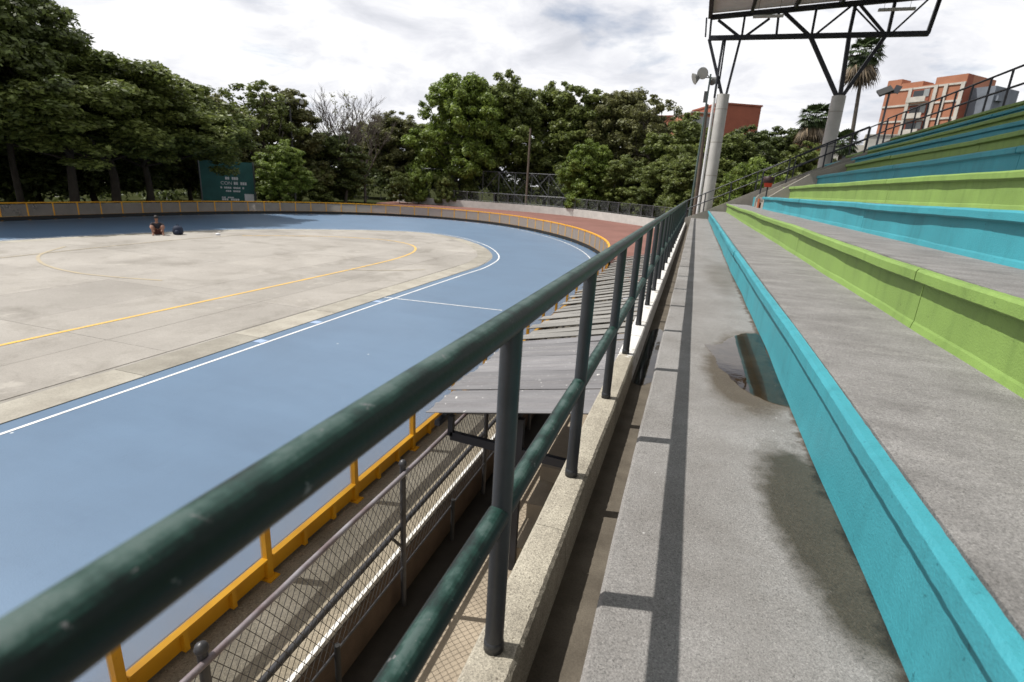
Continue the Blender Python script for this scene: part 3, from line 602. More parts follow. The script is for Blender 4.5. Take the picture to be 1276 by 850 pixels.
MB().add([(ra.x, -12, rz(ra.x)), (rb.x, -12, rz(rb.x)), (rb.x, YC+.15, rz(rb.x)), (ra.x, YC+.15, rz(ra.x)), (ra.x, -12, rz(ra.x)+.06), (rb.x, -12, rz(rb.x)+.06), (rb.x, YC+.15, rz(rb.x)+.06), (ra.x, YC+.15, rz(ra.x)+.06)],
         [(0, 1, 2, 3), (7, 6, 5, 4), (0, 4, 5, 1), (1, 5, 6, 2), (2, 6, 7, 3), (3, 7, 4, 0)]).build('roof_deck', 'ceiling_sheet', rf)
for k in range(8):
    x = ra.x+.10+1.95*k; MB().bar((x, -12, rz(x)-.14), (x, YC+.1, rz(x)-.14), .14 if k else .2, .24).build('purlin', 'steel_dark', rf)
for k in range(1, 5):
    y = YC-6.5*k; MB().bar((ra.x, y, rz(ra.x)-.30), (rb.x, y, rz(rb.x)-.30), .12, .16).build('rafter', 'steel_dark', rf)
for zx0, zx1, zy, yy in ((312, 465, 82, 30.5), (935, 1120, 48, 30.5)):
    a, b = P4(zx0, zy+2, yy), P4(zx1, zy-8, yy); b.z = a.z
    t = thing('strip_light', a, ('pale tube light fitting hung under the roof, above the left column' if zx0 < 500 else 'pale tube light fitting hung under the roof, above the palm'), 'light')
    MB().bar(a, b, .16, .10).build('housing', 'lamp_white', t)
    for s in (.15, .85):
        c = a+(b-a)*s; MB().tube(c, (c.x, c.y, rz(c.x)-.02), .008, 5).build('hanger', 'steel_dark', t)

# ------------------------------------------------------------------ canopy over the passage
cn = thing('passage_canopy', (-1.3, 3.98, -3.6), 'low sloping sheet metal canopy over the passage below the railing', 'canopy')
y = 3.97; k = 0
while y < 17.2:
    wd = .60 if y < 6.3 else .345
    xl = -2.07+random.uniform(-.03, .05) - (.06 if k % 2 else 0); zl = -2.03-(min(y, 9)-4)*.02+random.uniform(-.006, .006); zr = -1.75+random.uniform(-.004, .004)
    s = 16; prof = []
    th = .006; vs = []; fs = []
    nr = 2 if y > 6.3 else 3; hs = .020 if y > 6.3 else .006
    # ribbed sheet: section along Y swept down the slope in X
    sec = [(0, hs), (.03, hs), (.05, 0)]
    for r_ in range(1, nr):
        c0 = wd*r_/nr; sec += [(c0-.03, 0), (c0-.015, .020), (c0+.015, .020), (c0+.03, 0)] if y < 6.3 else []
    sec += [(wd-.015, 0), (wd+.01, -.004)]
    m = MB(); n_ = len(sec); vs = []
    for xx, zb in ((xl, zl), (-.535, zr)):
        vs += [(xx, y+a, zb+b) for a, b in sec] + [(xx, y+a, zb+b-th) for a, b in sec]
    fs = [(i, i+1, 2*n_+i+1, 2*n_+i) for i in range(n_-1)] + [(n_+i, 3*n_+i, 3*n_+i+1, n_+i+1) for i in range(n_-1)]
    fs += [(i, n_+i, n_+i+1, i+1) for i in range(n_-1)] + [(2*n_+i, 2*n_+i+1, 3*n_+i+1, 3*n_+i) for i in range(n_-1)] + [(0, 2*n_, 3*n_, n_), (n_-1, 2*n_-1, 4*n_-1, 3*n_-1)]
    m.add(vs, fs); m.build('roof_sheet', 'roof_sheet_grey' if y < 6.4 else 'roof_sheet_pale', cn)
    y += wd+.0; k += 1
for yy in (4.16, 7.2, 10.4, 13.6, 16.8):
    MB().bar((-2.0, yy, -2.07-(min(yy, 9)-4)*.02), (-.55, yy, -1.80), .05, .045).build('rafter', 'steel_dark', cn)
    MB().bar((-1.88, yy, -2.10-(min(yy, 9)-4)*.02), (-1.88, yy, -2.30-(min(yy, 9)-4)*.02), .05).build('bracket', 'steel_dark', cn)
    MB().bar((-1.88, yy, -2.30-(min(yy, 9)-4)*.02), (-.56, yy, -2.36), .05, .08).build('tie_bar', 'steel_dark', cn)
    MB().bar((-1.2, yy, -3.6), (-1.2, yy, -2.0), .06).build('post', 'steel_dark', cn)
for xx, zz_ in ((-1.95, -2.13), (-1.25, -2.0)): MB().bar((xx, 4.0, zz_), (xx, 17.1, zz_-.08), .05, .05).build('purlin', 'steel_dark', cn)

# ------------------------------------------------------------------ chain-link fence of the passage
FX, FT, FM, FC = -1.95, -2.285, -2.83, -3.2
pf = thing('passage_fence', (FX, 1.475, -3.6), 'chain-link fence with dark pipe rails along the sunken passage', 'fence')
yf = [1.475+1.91*k for k in range(-2, 9)]
wx = wob(0); ys_ = list(np.arange(yf[0], yf[-1], .16))
MB().path([(FX+.028+.006*wx(y*2), y, FT+.007*wx(y*2.2+1)) for y in ys_], .019, 8).build('top_rail', 'fence_top', pf)
MB().path([(FX-.032, y, FM) for y in ys_], .024, 10).build('mid_rail', 'fence_steel', pf)
MB().path([(FX+.01, y, FC+.004*wx(y*3)) for y in ys_], .010, 6).build('bottom_rail', 'fence_steel', pf)
for y in yf:
    p = MB().tube((FX, y, -3.62), (FX, y, FT+.045), .025, 12); p.lathe([(.025, 0), (.031, .004), (.034, .02), (.028, .04), (.014, .052), (0, .055)], (FX, y, FT+.045), 12); p.build('post', 'fence_steel', pf)
    MB().tube((FX, y-.04, -2.98), (FX-.03, y-.14, FM-.01), .013, 6).build('bracket', 'fence_steel', pf)
    MB().tube((FX+.03, y+.95, -3.6), (FX+.03, y+.95, -3.12), .021, 10).build('stub_post', 'skirting_black', pf)
wm = MB(); hgt = FT-FC; cell = .070
def wire(y, s):
    pts = []; n_ = 8
    for k in range(n_+1):
        t = k/n_; yy = y+s*t*hgt*.62; pts.append((FX+.004+.010*math.sin(yy*5+t*4)*math.sin(t*math.pi), yy, FC+t*hgt))
    for a, b in zip(pts, pts[1:]): wm.tube(a, b, .0025, 3, caps=False)
for k in range(int((yf[-1]-yf[0]-.7)/cell)):
    wire(yf[0]+.02+k*cell, 1); wire(yf[0]+.62+k*cell, -1)
struct(wm.build('chain_link', 'fence_steel', pf), 'stuff')

# ------------------------------------------------------------------ person and things by the track
def person(loc, rz_):
    t = thing('person', loc, 'person in dark top sitting with knees drawn up beside the track', 'person'); t.rotation_euler = (0, 0, rz_)
    def skin(name, pts, edges, rad, mat, root=0):
        me = bpy.data.meshes.new(name); me.from_pydata(pts, edges, []); o = link(name, me, t, mat)
        md = o.modifiers.new('skin', 'SKIN'); sd = o.modifiers.new('sub', 'SUBSURF'); sd.levels = 1; sd.render_levels = 2
        if not me.skin_vertices: me.skin_vertices.new()
        for v, r_ in zip(me.skin_vertices[0].data, rad): v.radius = (r_, r_)
        me.skin_vertices[0].data[root].use_root = True
        return o
    pts = [(0, 0, .13), (.03, 0, .30), (.10, 0, .46), (.13, 0, .55), (.15, 0, .62), (.17, 0, .72), (.17, 0, .80)]; rad = [.12, .125, .12, .06, .05, .085, .07]; ed = [(i, i+1) for i in range(6)]
    for s in (-1, 1):
        b = len(pts); pts += [(.05, .11*s, .12), (.40, .20*s, .43), (.46, .19*s, .10), (.50, .20*s, .04), (.62, .21*s, .035)]; rad += [.095, .065, .045, .042, .035]; ed += [(0, b), (b, b+1), (b+1, b+2), (b+2, b+3), (b+3, b+4)]
        b = len(pts); pts += [(.11, .19*s, .50), (.27, .27*s, .34), (.46, .16*s, .22), (.53, .13*s, .18)]; rad += [.055, .042, .033, .03]; ed += [(2, b), (b, b+1), (b+1, b+2), (b+2, b+3)]
    skin('body', pts, ed, rad, 'skin')
    skin('shirt', [(0, 0, .15), (.03, 0, .30), (.10, 0, .47), (.11, .20, .50), (.11, -.20, .50), (.19, .245, .41), (.19, -.245, .41)], [(0, 1), (1, 2), (2, 3), (2, 4), (3, 5), (4, 6)], [.135, .14, .125, .068, .068, .06, .06], 'cloth_dark')
    skin('shorts', [(0, 0, .12), (.06, .11, .13), (.24, .16, .29), (.06, -.11, .13), (.24, -.16, .29)], [(0, 1), (1, 2), (0, 3), (3, 4)], [.135, .11, .095, .11, .095], 'cloth_red')
    MB().lathe([(0, .115), (.06, .10), (.098, .045), (.10, 0), (.085, -.03), (.0, -.03)], tuple(Vector(loc)+Vector((.155, 0, .775))), 14).build('hair', 'hair', t)
person((-23.75, 18.75, ZT+.012), R(-38))
bk = thing('backpack', (-23.15, 19.3, ZT+.012), 'small dark navy backpack on the ground beside the sitting person', 'bag')
m = MB(); m.lathe([(0, 0), (.19, .01), (.23, .12), (.21, .3), (.14, .40), (0, .42)], (-23.15, 19.3, ZT+.012), 14); m.build('bag_body', 'bag_navy', bk)
MB().lathe([(0, 0), (.09, .01), (.10, .12), (.06, .2), (0, .21)], (-23.02, 19.13, ZT+.03), 10).build('pocket', 'bag_navy', bk)
MB().path([(-23.15+.03, 19.3, ZT+.40), (-23.15+.05, 19.32, ZT+.48), (-23.15-.05, 19.3, ZT+.48), (-23.15-.03, 19.28, ZT+.40)], .015, 6).build('handle', 'bag_navy', bk)
# a few scraps of litter
for i, (x, y) in enumerate(((-21.9, 20.4),)):
    o = MB().lathe([(0, 0), (.10, .01), (.12, .05), (.05, .09), (0, .09)], (x, y, ZT+.012), 9).build('plastic_bag', 'print_white'); tag(o, 'crumpled white plastic bag in the tree shade near the backpack', 'litter')

# ------------------------------------------------------------------ billboard
b0, b1 = atr(253, 249, 47.5), atr(318, 249, 47.5); b0.z = b1.z = -3.2
bb = thing('billboard', ((b0+b1)/2).to_tuple(), 'dark green printed billboard standing among the trees', 'billboard')
dx = (b1-b0); wdt = dx.length; dx.normalize(); nrm = Vector((dx.y, -dx.x, 0))
def bpnt(s, h, o=0): p = b0+dx*s+nrm*o; return Vector((p.x, p.y, -3.2+h))
hb0, hb1 = .7, atr(248, 199, 47.5).z+3.2
MB().add([bpnt(0, hb0), bpnt(wdt, hb0), bpnt(wdt, hb1), bpnt(0, hb1), bpnt(0, hb0, -.06), bpnt(wdt, hb0, -.06), bpnt(wdt, hb1, -.06), bpnt(0, hb1, -.06)], [(0, 1, 2, 3), (7, 6, 5, 4), (0, 4, 5, 1), (1, 5, 6, 2), (2, 6, 7, 3), (3, 7, 4, 0)]).build('board', 'banner_green', bb)
MB().bar(bpnt(-.05, 0), bpnt(-.05, hb1+.05), .09).build('frame_post', 'galvanised', bb); MB().bar(bpnt(wdt+.05, 0), bpnt(wdt+.05, hb1+.05), .09).build('frame_post', 'galvanised', bb)
def text(s, h, size, word):
    c = bpy.data.curves.new('t', 'FONT'); c.body = word; c.size = size; c.extrude = .002; to = bpy.data.objects.new('t', c); COL.objects.link(to)
    dg = bpy.context.evaluated_depsgraph_get(); me = bpy.data.meshes.new_from_object(to.evaluated_get(dg)); bpy.data.objects.remove(to)
    p = bpnt(s, h, .012)-wloc(bb); M = Matrix((dx, Vector((0, 0, 1)), nrm)).transposed().to_4x4(); M.translation = p; me.transform(M)
    me.materials.clear(); me.materials.append(MATS['print_white']); link('lettering', me, bb)
text(1.28, 1.95, .34, 'CON')
def block(s0, s1, h0, h1): MB().add([bpnt(s0, h0, .01), bpnt(s1, h0, .01), bpnt(s1, h1, .01), bpnt(s0, h1, .01)], [(0, 1, 2, 3)]).build('print', 'print_white', bb)
for s0, n_, h0, h1, w_ in ((1.62, 6, 2.32, 2.52, .12), (2.18, 6, 1.96, 2.17, .12), (1.25, 13, 1.66, 1.79, .10), (1.6, 9, 1.42, 1.54, .10), (1.28, 6, .95, 1.05, .11), (1.28, 9, .78, .92, .12)):
    for i in range(n_):
        if (i*7+n_) % 5: block(s0+i*w_*1.25, s0+i*w_*1.25+w_, h0, h1)
block(2.85, 3.5, .78, 1.30)

# ------------------------------------------------------------------ poles and lamps
def flood(t, p, d, r, nm='lamp_head'):
    d = Vector(d).normalized(); h = MB().tube(p, Vector(p)+d*.30, r*.35, 16, r).build(nm, 'lamp_grey', t)
    MB().tube(Vector(p)+d*.301, Vector(p)+d*.315, r*.93, 16).build('lens', 'lens', h)
pt = aty(884, 104, 36.0); pb = aty(866, 258, 36.0)
lp = thing('floodlight_pole', (pt.x-.05, 36, -3.2), 'thin green pole with round floodlights beside the left column', 'floodlight')
MB().tube((pt.x-.05, 36, -3.25), (pt.x, 36, pt.z+.5), .075, 10, .05).build('pole', 'pole_green', lp)
for (u, v), d, r_ in (((878, 90), (-.3, -.85, -.35), .33), ((871, 96), (-.85, -.3, -.4), .33), ((886, 98), (.5, .75, -.3), .26)):
    c = aty(u, v, 36); flood(lp, c, d, r_); MB().tube(c, (pt.x, 36, pt.z+.3), .03, 6).build('arm', 'lamp_grey', lp)
MB().box(pt.x-.22, pt.x-.02, 36.1, 36.3, pt.z-1.0, pt.z-.4).build('control_box', 'lamp_grey', lp)
p2 = aty(881, 130, 37); q2 = aty(868, 258, 37)
up = tag(MB().tube((q2.x, 37, -3.25), (p2.x, 37, p2.z), .15, 10, .10).build('utility_pole', 'wood_pole'), 'plain brown wooden pole behind the thin floodlight pole', 'pole')
p3 = aty(661, 160, 64.5); tag(MB().tube((p3.x, 64.5, -3.25), (p3.x, 64.5, p3.z), .15, 10, .10).build('utility_pole', 'wood_pole'), 'tall plain pole before the big trees by the mesh fence', 'pole')
p4 = atr(361, 128, 60); l2 = thing('floodlight_pole', (p4.x, p4.y, -3.2), 'tall floodlight pole rising among the trees near the bare tree', 'floodlight')
MB().tube((p4.x, p4.y, -3.25), (p4.x, p4.y, p4.z), .10, 8, .07).build('pole', 'lamp_dark', l2)
MB().bar((p4.x-1, p4.y-.6, p4.z), (p4.x+1, p4.y+.6, p4.z), .08).build('crossbar', 'lamp_dark', l2)
for s in (-1, -.3, .9): flood(l2, (p4.x+s, p4.y+.6*s, p4.z+.2), (.7, -.6, -.3), .22)
p5 = aty(1110, 110, 60); l3 = thing('floodlight_pole', (p5.x, 60, 3), 'dark pole with flat panel floodlights before the brick tower', 'floodlight')
q5 = aty(1097, 195, 60); MB().tube((p5.x-.2, 60, -3.25), (p5.x, 60, p5.z), .09, 8).build('pole', 'steel_dark', l3)
a, b = aty(1094, 117, 60), aty(1112, 110, 60); m = MB().bar(a, b, .75, .18, (.0, -.9, 1)); m.build('lamp_head', 'skirting_black', l3)
a, b = aty(1115, 116, 60), aty(1121, 107, 60); MB().bar(a, b, .5, .14, (0, -.9, 1)).build('lamp_head', 'steel_dark', l3)
MB().bar(aty(1100, 118, 60), aty(1119, 115, 60), .08).build('crossbar', 'steel_dark', l3)

# ------------------------------------------------------------------ buildings
def house(name, C, ang, label, cat='building'):
    t = thing(name, C, label, cat); t.rotation_euler = (0, 0, ang); return t
class LB(MB):      # built in the thing's own axes
    def put(s, name, mat, t, parent=None):
        me = s.mesh(name, None, mat); b = bmesh.new(); b.from_mesh(me); bmesh.ops.recalc_face_normals(b, faces=b.faces); b.to_mesh(me); b.free(); return link(name, me, parent or t)
C = aty(1206, 91, 112); gz = -3.2; HT = C.z-gz
tw = house('apartment_tower', (C.x, C.y, gz), R(-46), 'orange brick apartment tower with pale concrete bands and balconies')
FH = 2.62; WT = 12.6
LB().box(-4.6, 0, .3, 9, 0, HT).put('wall', 'brick_orange', tw); LB().box(-WT, -4.6, .3, 9, 0, HT-1.0).put('wall', 'brick_orange', tw)
LB().box(-WT, -WT+2.4, .35, 3, HT-1.0, HT+.5).put('roof_block', 'brick_orange', tw); LB().box(-WT+2.4, -6.6, .4, 3.5, HT-1.0, HT-.25).put('roof_block', 'brick_orange', tw)
LB().box(.0, .06, .32, 2.0, 0, HT-.02).put('side_wall', 'brick_dark', tw); LB().box(.0, 3.4, 2.2, 9.5, 0, HT-2.0).put('side_wing', 'stucco_grey', tw)
for k in range(3): LB().box(3.4, 3.9, 2.6, 4.5, HT-4.2-FH*k, HT-3.4-FH*k).put('balcony', 'stucco_grey', tw)
nfl = int(HT/FH)
for k in range(nfl):
    z = HT-1.35-FH*k
    LB().box(-WT, .02, .16, .298, z-.15, z+.15).put('band', 'band_concrete', tw)
    if k < 6:
        # balcony recess: dark opening, window and parapet
        w_ = LB().box(-8.0, -5.0, .20, .299, z-2.2, z-.2).put('balcony_recess', 'brick_dark', tw)
        LB().box(-7.6, -6.0, .10, .198, z-1.5, z-.45).put('window', 'window_dark', tw, w_); LB().box(-5.95, -5.1, .10, .198, z-1.5, z-.3).put('window', 'window_pale', tw, w_)
        LB().box(-8.0, -5.0, -.9, -.75, z-2.4, z-1.55).put('balcony_front', 'band_concrete', tw, w_); LB().box(-8.0, -5.0, -.75, .19, z-2.42, z-2.32).put('balcony_floor', 'band_concrete', tw, w_)
for x in (-8.5, -4.5, -3.0, -.55): LB().box(x, x+.55, .05, .15, 0, HT-1.2).put('pilaster', 'band_concrete', tw)
C = aty(946, 150, 100); C2 = aty(906, 133, 100)
mb = house('brick_building', (C.x, C.y, gz), R(25), 'dark red brick block rising above the trees beside the left column')
hb = C2.z-gz
LB().box(-7, 0, 0, 10, 0, hb).put('wall', 'brick_dark', mb); LB().box(-11, -7.02, 1.5, 9, 0, hb-1.4).put('wall', 'brick_orange', mb)
LB().box(-7.15, .15, -.15, 10.15, hb, hb+.25).put('roof', 'brick_dark', mb); LB().box(-10.6, -7.5, 1.35, 1.49, hb-3.6, hb-1.9).put('window', 'window_pale', mb)
LB().box(-11.1, -7.03, 1.2, 9, hb-1.4, hb-1.2).put('roof', 'band_concrete', mb)
C = aty(1078, 176, 85); wb_ = house('white_house', (C.x, C.y, gz), R(-12), 'small off-white flat roofed house below the brick tower')
zt_ = C.z-gz+.7
LB().box(0, 9, 0, 6, 0, zt_).put('wall', 'stucco_white', wb_); LB().box(-3.6, -.02, 1, 6, 0, zt_-1.1).put('wall', 'stucco_white', wb_)
LB().box(-.1, 9.1, -.1, 6.1, zt_, zt_+.15).put('roof', 'band_concrete', wb_)
for x, z in ((2.0, zt_-2.2), (5.5, zt_-2.4), (-2.4, zt_-3.2)): LB().box(x, x+1.1, -.05 if x > 0 else .95, -.005 if x > 0 else .99, z, z+1.1).put('window', 'window_dark', wb_)
C = aty(1118, 182, 78); tk = tag(MB().lathe([(0, 0), (1.1, 0), (1.15, 1.3), (.9, 1.6), (0, 1.7)], (C.x, 78, C.z-1.1), 20).build('water_tank', 'tank_blue'), 'round dark blue roof water tank beside the white house', 'tank')
C = aty(1008, 176, 130); ob_ = house('brick_building', (C.x, C.y, gz), R(10), 'far orange brick block peeping over the trees left of the small palm')
LB().box(-4, 5, 0, 8, 0, C.z-gz).put('wall', 'brick_orange', ob_); LB().box(-4.2, 5.2, -.2, 8.2, C.z-gz, C.z-gz+.2).put('roof', 'band_concrete', ob_)
C = aty(825, 150, 110); o2 = house('brick_building', (C.x, C.y, gz), R(-10), 'orange brick block half hidden behind the tree crowns by the floodlight pole')
LB().box(-3.5, 12, 0, 8, 0, C.z-gz+.6).put('wall', 'brick_orange', o2); LB().box(-3.7, 12.2, -.2, 8.2, C.z-gz+.6, C.z-gz+.85).put('roof', 'brick_dark', o2)

# ------------------------------------------------------------------ trees
def leaves(centres, radii, per, size, flat=.75):
    """leaf-sized quads gathered in clumps; returns verts (n*4,3)"""
    vs = []
    for c, r_ in zip(centres, radii):
        n_ = int(per*(r_**1.6)); d = rng.normal(size=(n_, 3)); d /= np.linalg.norm(d, axis=1)[:, None]
        p = c + d*(r_*rng.random((n_, 1))**.45)*np.array([1, 1, flat])
        u = rng.normal(size=(n_, 3)); nn = d*.9+np.array([0, 0, .42])+rng.normal(size=(n_, 3))*.55
        u -= nn*(u*nn).sum(1)[:, None]/(nn*nn).sum(1)[:, None]; u /= np.linalg.norm(u, axis=1)[:, None]
        w_ = np.cross(nn, u); w_ /= np.linalg.norm(w_, axis=1)[:, None]; s = size*(.6+.8*rng.random((n_, 1)))
        a, b = u*s, w_*s*.55
        vs.append(np.stack([p-a, p-b*.9+a*.1, p+a, p+b], 1).reshape(-1, 3))
    return np.concatenate(vs)
def leaf_mesh(name, v, mat):
    me = bpy.data.meshes.new(name); n_ = len(v)//4
    me.vertices.add(len(v)); me.vertices.foreach_set('co', v.astype(np.float32).ravel()); me.loops.add(n_*4); me.loops.foreach_set('vertex_index', np.arange(n_*4, dtype=np.int32))
    me.polygons.add(n_); me.polygons.foreach_set('loop_start', np.arange(0, n_*4, 4, dtype=np.int32)); me.update(); me.validate(); me.materials.append(MATS[mat]); return me
def tree_meshes(h, rad, trunk_h, nclump, mat, per=150, size=.24, sparse=0.0, bark='bark', low=.06, csz=.135, zmin=.6):
    """a broad tree about h tall: crown and trunk with limbs; unit metres, base at the origin"""
    lobes = []
    for k in range(11):
        a = k*2.4+random.random(); f = (k+.5)/11; rr = rad*random.uniform(.30, .66)*(1-.45*max(0, f-.55)/.45); lobes.append((np.array([rr*math.cos(a), rr*math.sin(a), trunk_h+(h-trunk_h)*(low+f*.74)]), rad*random.uniform(.34, .52)))
    lobes.append((np.array([random.uniform(-.15, .15)*rad, random.uniform(-.15, .15)*rad, h-rad*.50]), rad*.48))
    cs, rs = [], []
    for k in range(nclump):
        c, r_ = lobes[k % len(lobes)]; d = rng.normal(size=3); d /= np.linalg.norm(d)
        p = c+d*r_*(.45+.62*rng.random())*np.array([1, 1, .95])
        p[2] = min(max(p[2], zmin), h-.3); cs.append(p); rs.append(random.uniform(.5, 1.25)*rad*csz)
    v = leaves(cs, rs, per*(1-sparse), size, .8)
    tr = MB(); sp = [(0, 0, -.1), (random.uniform(-.15, .15), random.uniform(-.15, .15), trunk_h*.6), (random.uniform(-.3, .3), random.uniform(-.3, .3), trunk_h*1.2), (random.uniform(-.5, .5), 0, h*.72)]
    tr.path(sp, [.016*h, .013*h, .010*h, .005*h], 8)
    for c, r_ in lobes:
        s = Vector((sp[2][0], sp[2][1], max(trunk_h*.8, c[2]*.6))); e = Vector(c); mid = (s+e)/2+Vector((0, 0, -.2)); tr.path([s, mid, e], [.008*h, .006*h, .003*h], 6)
        for q_ in range(3 if not sparse else 7):
            j = random.choice(cs)
            if (Vector(j)-e).length < rad*.9: tr.path([mid.lerp(e, random.uniform(.2, 1)), (e+Vector(j))/2, Vector(j)], [.0035*h, .002*h, .001*h], 4)
    return leaf_mesh('crown', v, mat), tr.mesh('trunk', None, bark)
def make_tree(name, me_c, me_t, loc, rz_, sc, label, group, mat=None):
    t = bpy.data.objects.new(name, None); COL.objects.link(t); t.location = loc; t.rotation_euler = (0, 0, rz_); t.scale = sc; tag(t, label, 'tree', group)
    c = link('crown', me_c, t); link('trunk', me_t, t)
    if mat: c.material_slots[0].link = 'OBJECT'; c.material_slots[0].material = MATS[mat]
    return t
var = [tree_meshes(14, 4.6, 2.6, 380, 'leaf_mid', 420, .145), tree_meshes(14, 4.0, 3.0, 320, 'leaf_dark', 460, .14), tree_meshes(14, 5.2, 2.2, 420, 'leaf_mid', 380, .15), tree_meshes(14, 3.7, 2.6, 220, 'leaf_olive', 400, .135, sparse=.3, csz=.12),
       tree_meshes(14, 6.2, 6.2, 460, 'leaf_dark', 330, .135, low=.10, csz=.115, zmin=4.0)]
bushm = [tree_meshes(5, 2.6, .3, 150, 'leaf_mid', 900, .10, csz=.15), tree_meshes(5, 3.0, .3, 170, 'leaf_bright', 800, .10, csz=.15)]
GT = 'broad leafy trees beyond the track barrier'
TREES = [  # px, py of top, distance, variant, width scale, leaf, label
 (-150, -10, 38, 4, 1.0, 'leaf_dark', 'tall dark tree at the far shaded end of the barrier, outermost of the row'),
 (-75, -50, 39, 4, 1.0, 'leaf_dark', 'towering dark tree overhanging the shaded bend of the track'),
 (-28, -18, 40.5, 4, .8, 'leaf_dark', 'very tall dark tree whose crown tops the whole row by the shaded barrier'),
 (58, 55, 39.8, 4, 1.3, 'leaf_mid', 'dense sunlit tree beside the tallest dark tree, behind the shaded barrier'),
 (118, 80, 41.5, 4, 1.45, 'leaf_mid', 'wide dense tree overhanging the track where the person sits'),
 (168, 92, 43.5, 4, 1.25, 'leaf_mid', 'dark leafy tree between the wide overhanging tree and the billboard'),
 (222, 98, 52, 0, 1.0, 'leaf_olive', 'leafy tree rising straight behind the billboard'),
 (268, 112, 55, 3, 1.15, 'leaf_olive', 'thin olive green tree rising behind the billboard'),
 (318, 94, 58, 3, 1.2, 'leaf_mid', 'thin crowned tree with gaps beside the tall floodlight pole'),
 (352, 106, 63, 1, 1.15, 'leaf_olive', 'olive tree between the tall floodlight pole and the bare tree'),
 (405, 160, 66, 2, 1.1, 'leaf_dark', 'dark tree standing below the bare grey tree'),
 (455, 150, 88, 1, 1.3, 'leaf_dark', 'low dark tree far behind the smaller bare tree'),
 (492, 136, 82, 0, 1.2, 'leaf_olive', 'lower dense tree next to the smaller bare tree'),
 (530, 148, 86, 2, 1.2, 'leaf_mid', 'lower dense tree next to the big domed tree'),
 (575, 82, 76, 2, 1.0, 'leaf_bright', 'big domed tree, tallest behind the braced mesh fence'),
 (625, 88, 80, 0, 1.1, 'leaf_mid', 'tall tree merged with the big domed tree, nearer the plain pole'),
 (688, 98, 82, 0, 1.1, 'leaf_mid', 'tall dense tree straight behind the plain pole'),
 (730, 104, 80, 1, 1.25, 'leaf_mid', 'tall narrow tree behind the bright green rounded tree'),
 (776, 104, 80, 2, 1.05, 'leaf_olive', 'tall dense tree between the tall narrow tree and the half hidden orange building'),
 (820, 112, 74, 3, 1.1, 'leaf_olive', 'thin topped olive tree before the half hidden orange building'),
 (852, 138, 68, 0, 1.05, 'leaf_mid', 'tree crowding tall behind the thin floodlight pole'),
 (738, 172, 66, 2, .8, 'leaf_bright', 'bright green rounded tree at the edge of the red paving'),
 (788, 192, 64, 0, 1.0, 'leaf_mid', 'short tree behind the curved wire fence, beside the bright green one'),
 (832, 196, 60, 2, .95, 'leaf_mid', 'short tree behind the end of the curved wire fence'),
 (866, 190, 56, 2, .85, 'leaf_mid', 'short bushy tree right behind the wooden pole'),
 (905, 158, 62, 2, 1.0, 'leaf_mid', 'bushy tree just right of the left column, below the brick block'),
 (946, 154, 66, 0, 1.05, 'leaf_dark', 'dark bushy tree between the brick block and the lime green bushes'),
 (977, 156, 70, 1, 1.2, 'leaf_dark', 'dark rounded tree left of the short palm'),
 (1004, 176, 64, 0, .95, 'leaf_mid', 'low tree at the foot of the short palm'),
 (20, 90, 51, 0, 1.3, 'leaf_dark', 'dark tree in the back row behind the very tall dark tree'),
 (95, 100, 51, 2, 1.3, 'leaf_dark', 'dark tree in the back row behind the wide overhanging tree'),
 (165, 108, 52, 0, 1.3, 'leaf_dark', 'dark tree in the back row between the barrier trees and the billboard tree'),
 (-70, 80, 50, 2, 1.4, 'leaf_dark', 'dark tree in the back row behind the towering dark tree'),
 (262, 150, 60, 2, 1.0, 'leaf_dark', 'dark low tree in the back row behind the thin olive tree'),
 (346, 172, 48, 0, .8, 'leaf_bright', 'sunlit tree drooping over the edge of the billboard'),
]
for k, (u, v, d, vi, ws, lm, lab) in enumerate(TREES):
    p = atr(u, v, d); hh = p.z-gz; s = hh/14; sw = (.62*s+.38)*ws*1.15
    make_tree('broadleaf_tree', *var[vi], (p.x, p.y, gz-.05), k*1.37, (sw, sw, s), lab, None, lm)
# bare grey tree
br = MB()
def branch(p, d, L, r_, lev):
    q_ = p+d*L; mid = p+d*L*.5+Vector((random.uniform(-.06, .06), random.uniform(-.06, .06), 0))*L; br.path([p, mid, q_], [r_, r_*.8, r_*.55], 6 if lev < 2 else 4)
    if lev < 5:
        for i in range((3 if lev < 4 else 4) if lev else 7):
            dd = (d+Vector((random.gauss(0, .38), random.gauss(0, .38), random.uniform(.0, .25)))).normalized(); branch(p+d*L*random.uniform(.55, 1) if i else q_, dd, L*random.uniform(.55, .82), max(r_*.60, .016), lev+1)
branch(Vector((0, 0, 0)), Vector((0, 0, 1)), 4.6, .20, 0)
bme = br.mesh('trunk', None, 'bark_grey')
for u, v, d, s, lab in ((425, 104, 66, 1.0, 'bare grey tree with fine leafless branches behind the track'), (452, 122, 70, .95, 'smaller bare grey tree leaning by the leafless one')):
    p = atr(u, v, d); t = bpy.data.objects.new('bare_tree', None); COL.objects.link(t); t.location = (p.x, p.y, gz); zmax = max(q_[2] for q_ in br.v); s = (p.z-gz)/zmax; t.scale = (s*1.0, s*1.0, s); t.rotation_euler = (0, 0, u); tag(t, lab, 'tree'); link('trunk', bme, t)
    a = leaves([np.array([random.uniform(-2.2, 2.2), random.uniform(-2.2, 2.2), random.uniform(.45, .9)*zmax]) for _ in range(26)], [.55]*26, 46, .12); link('crown', leaf_mesh('crown', a, 'leaf_olive'), t)
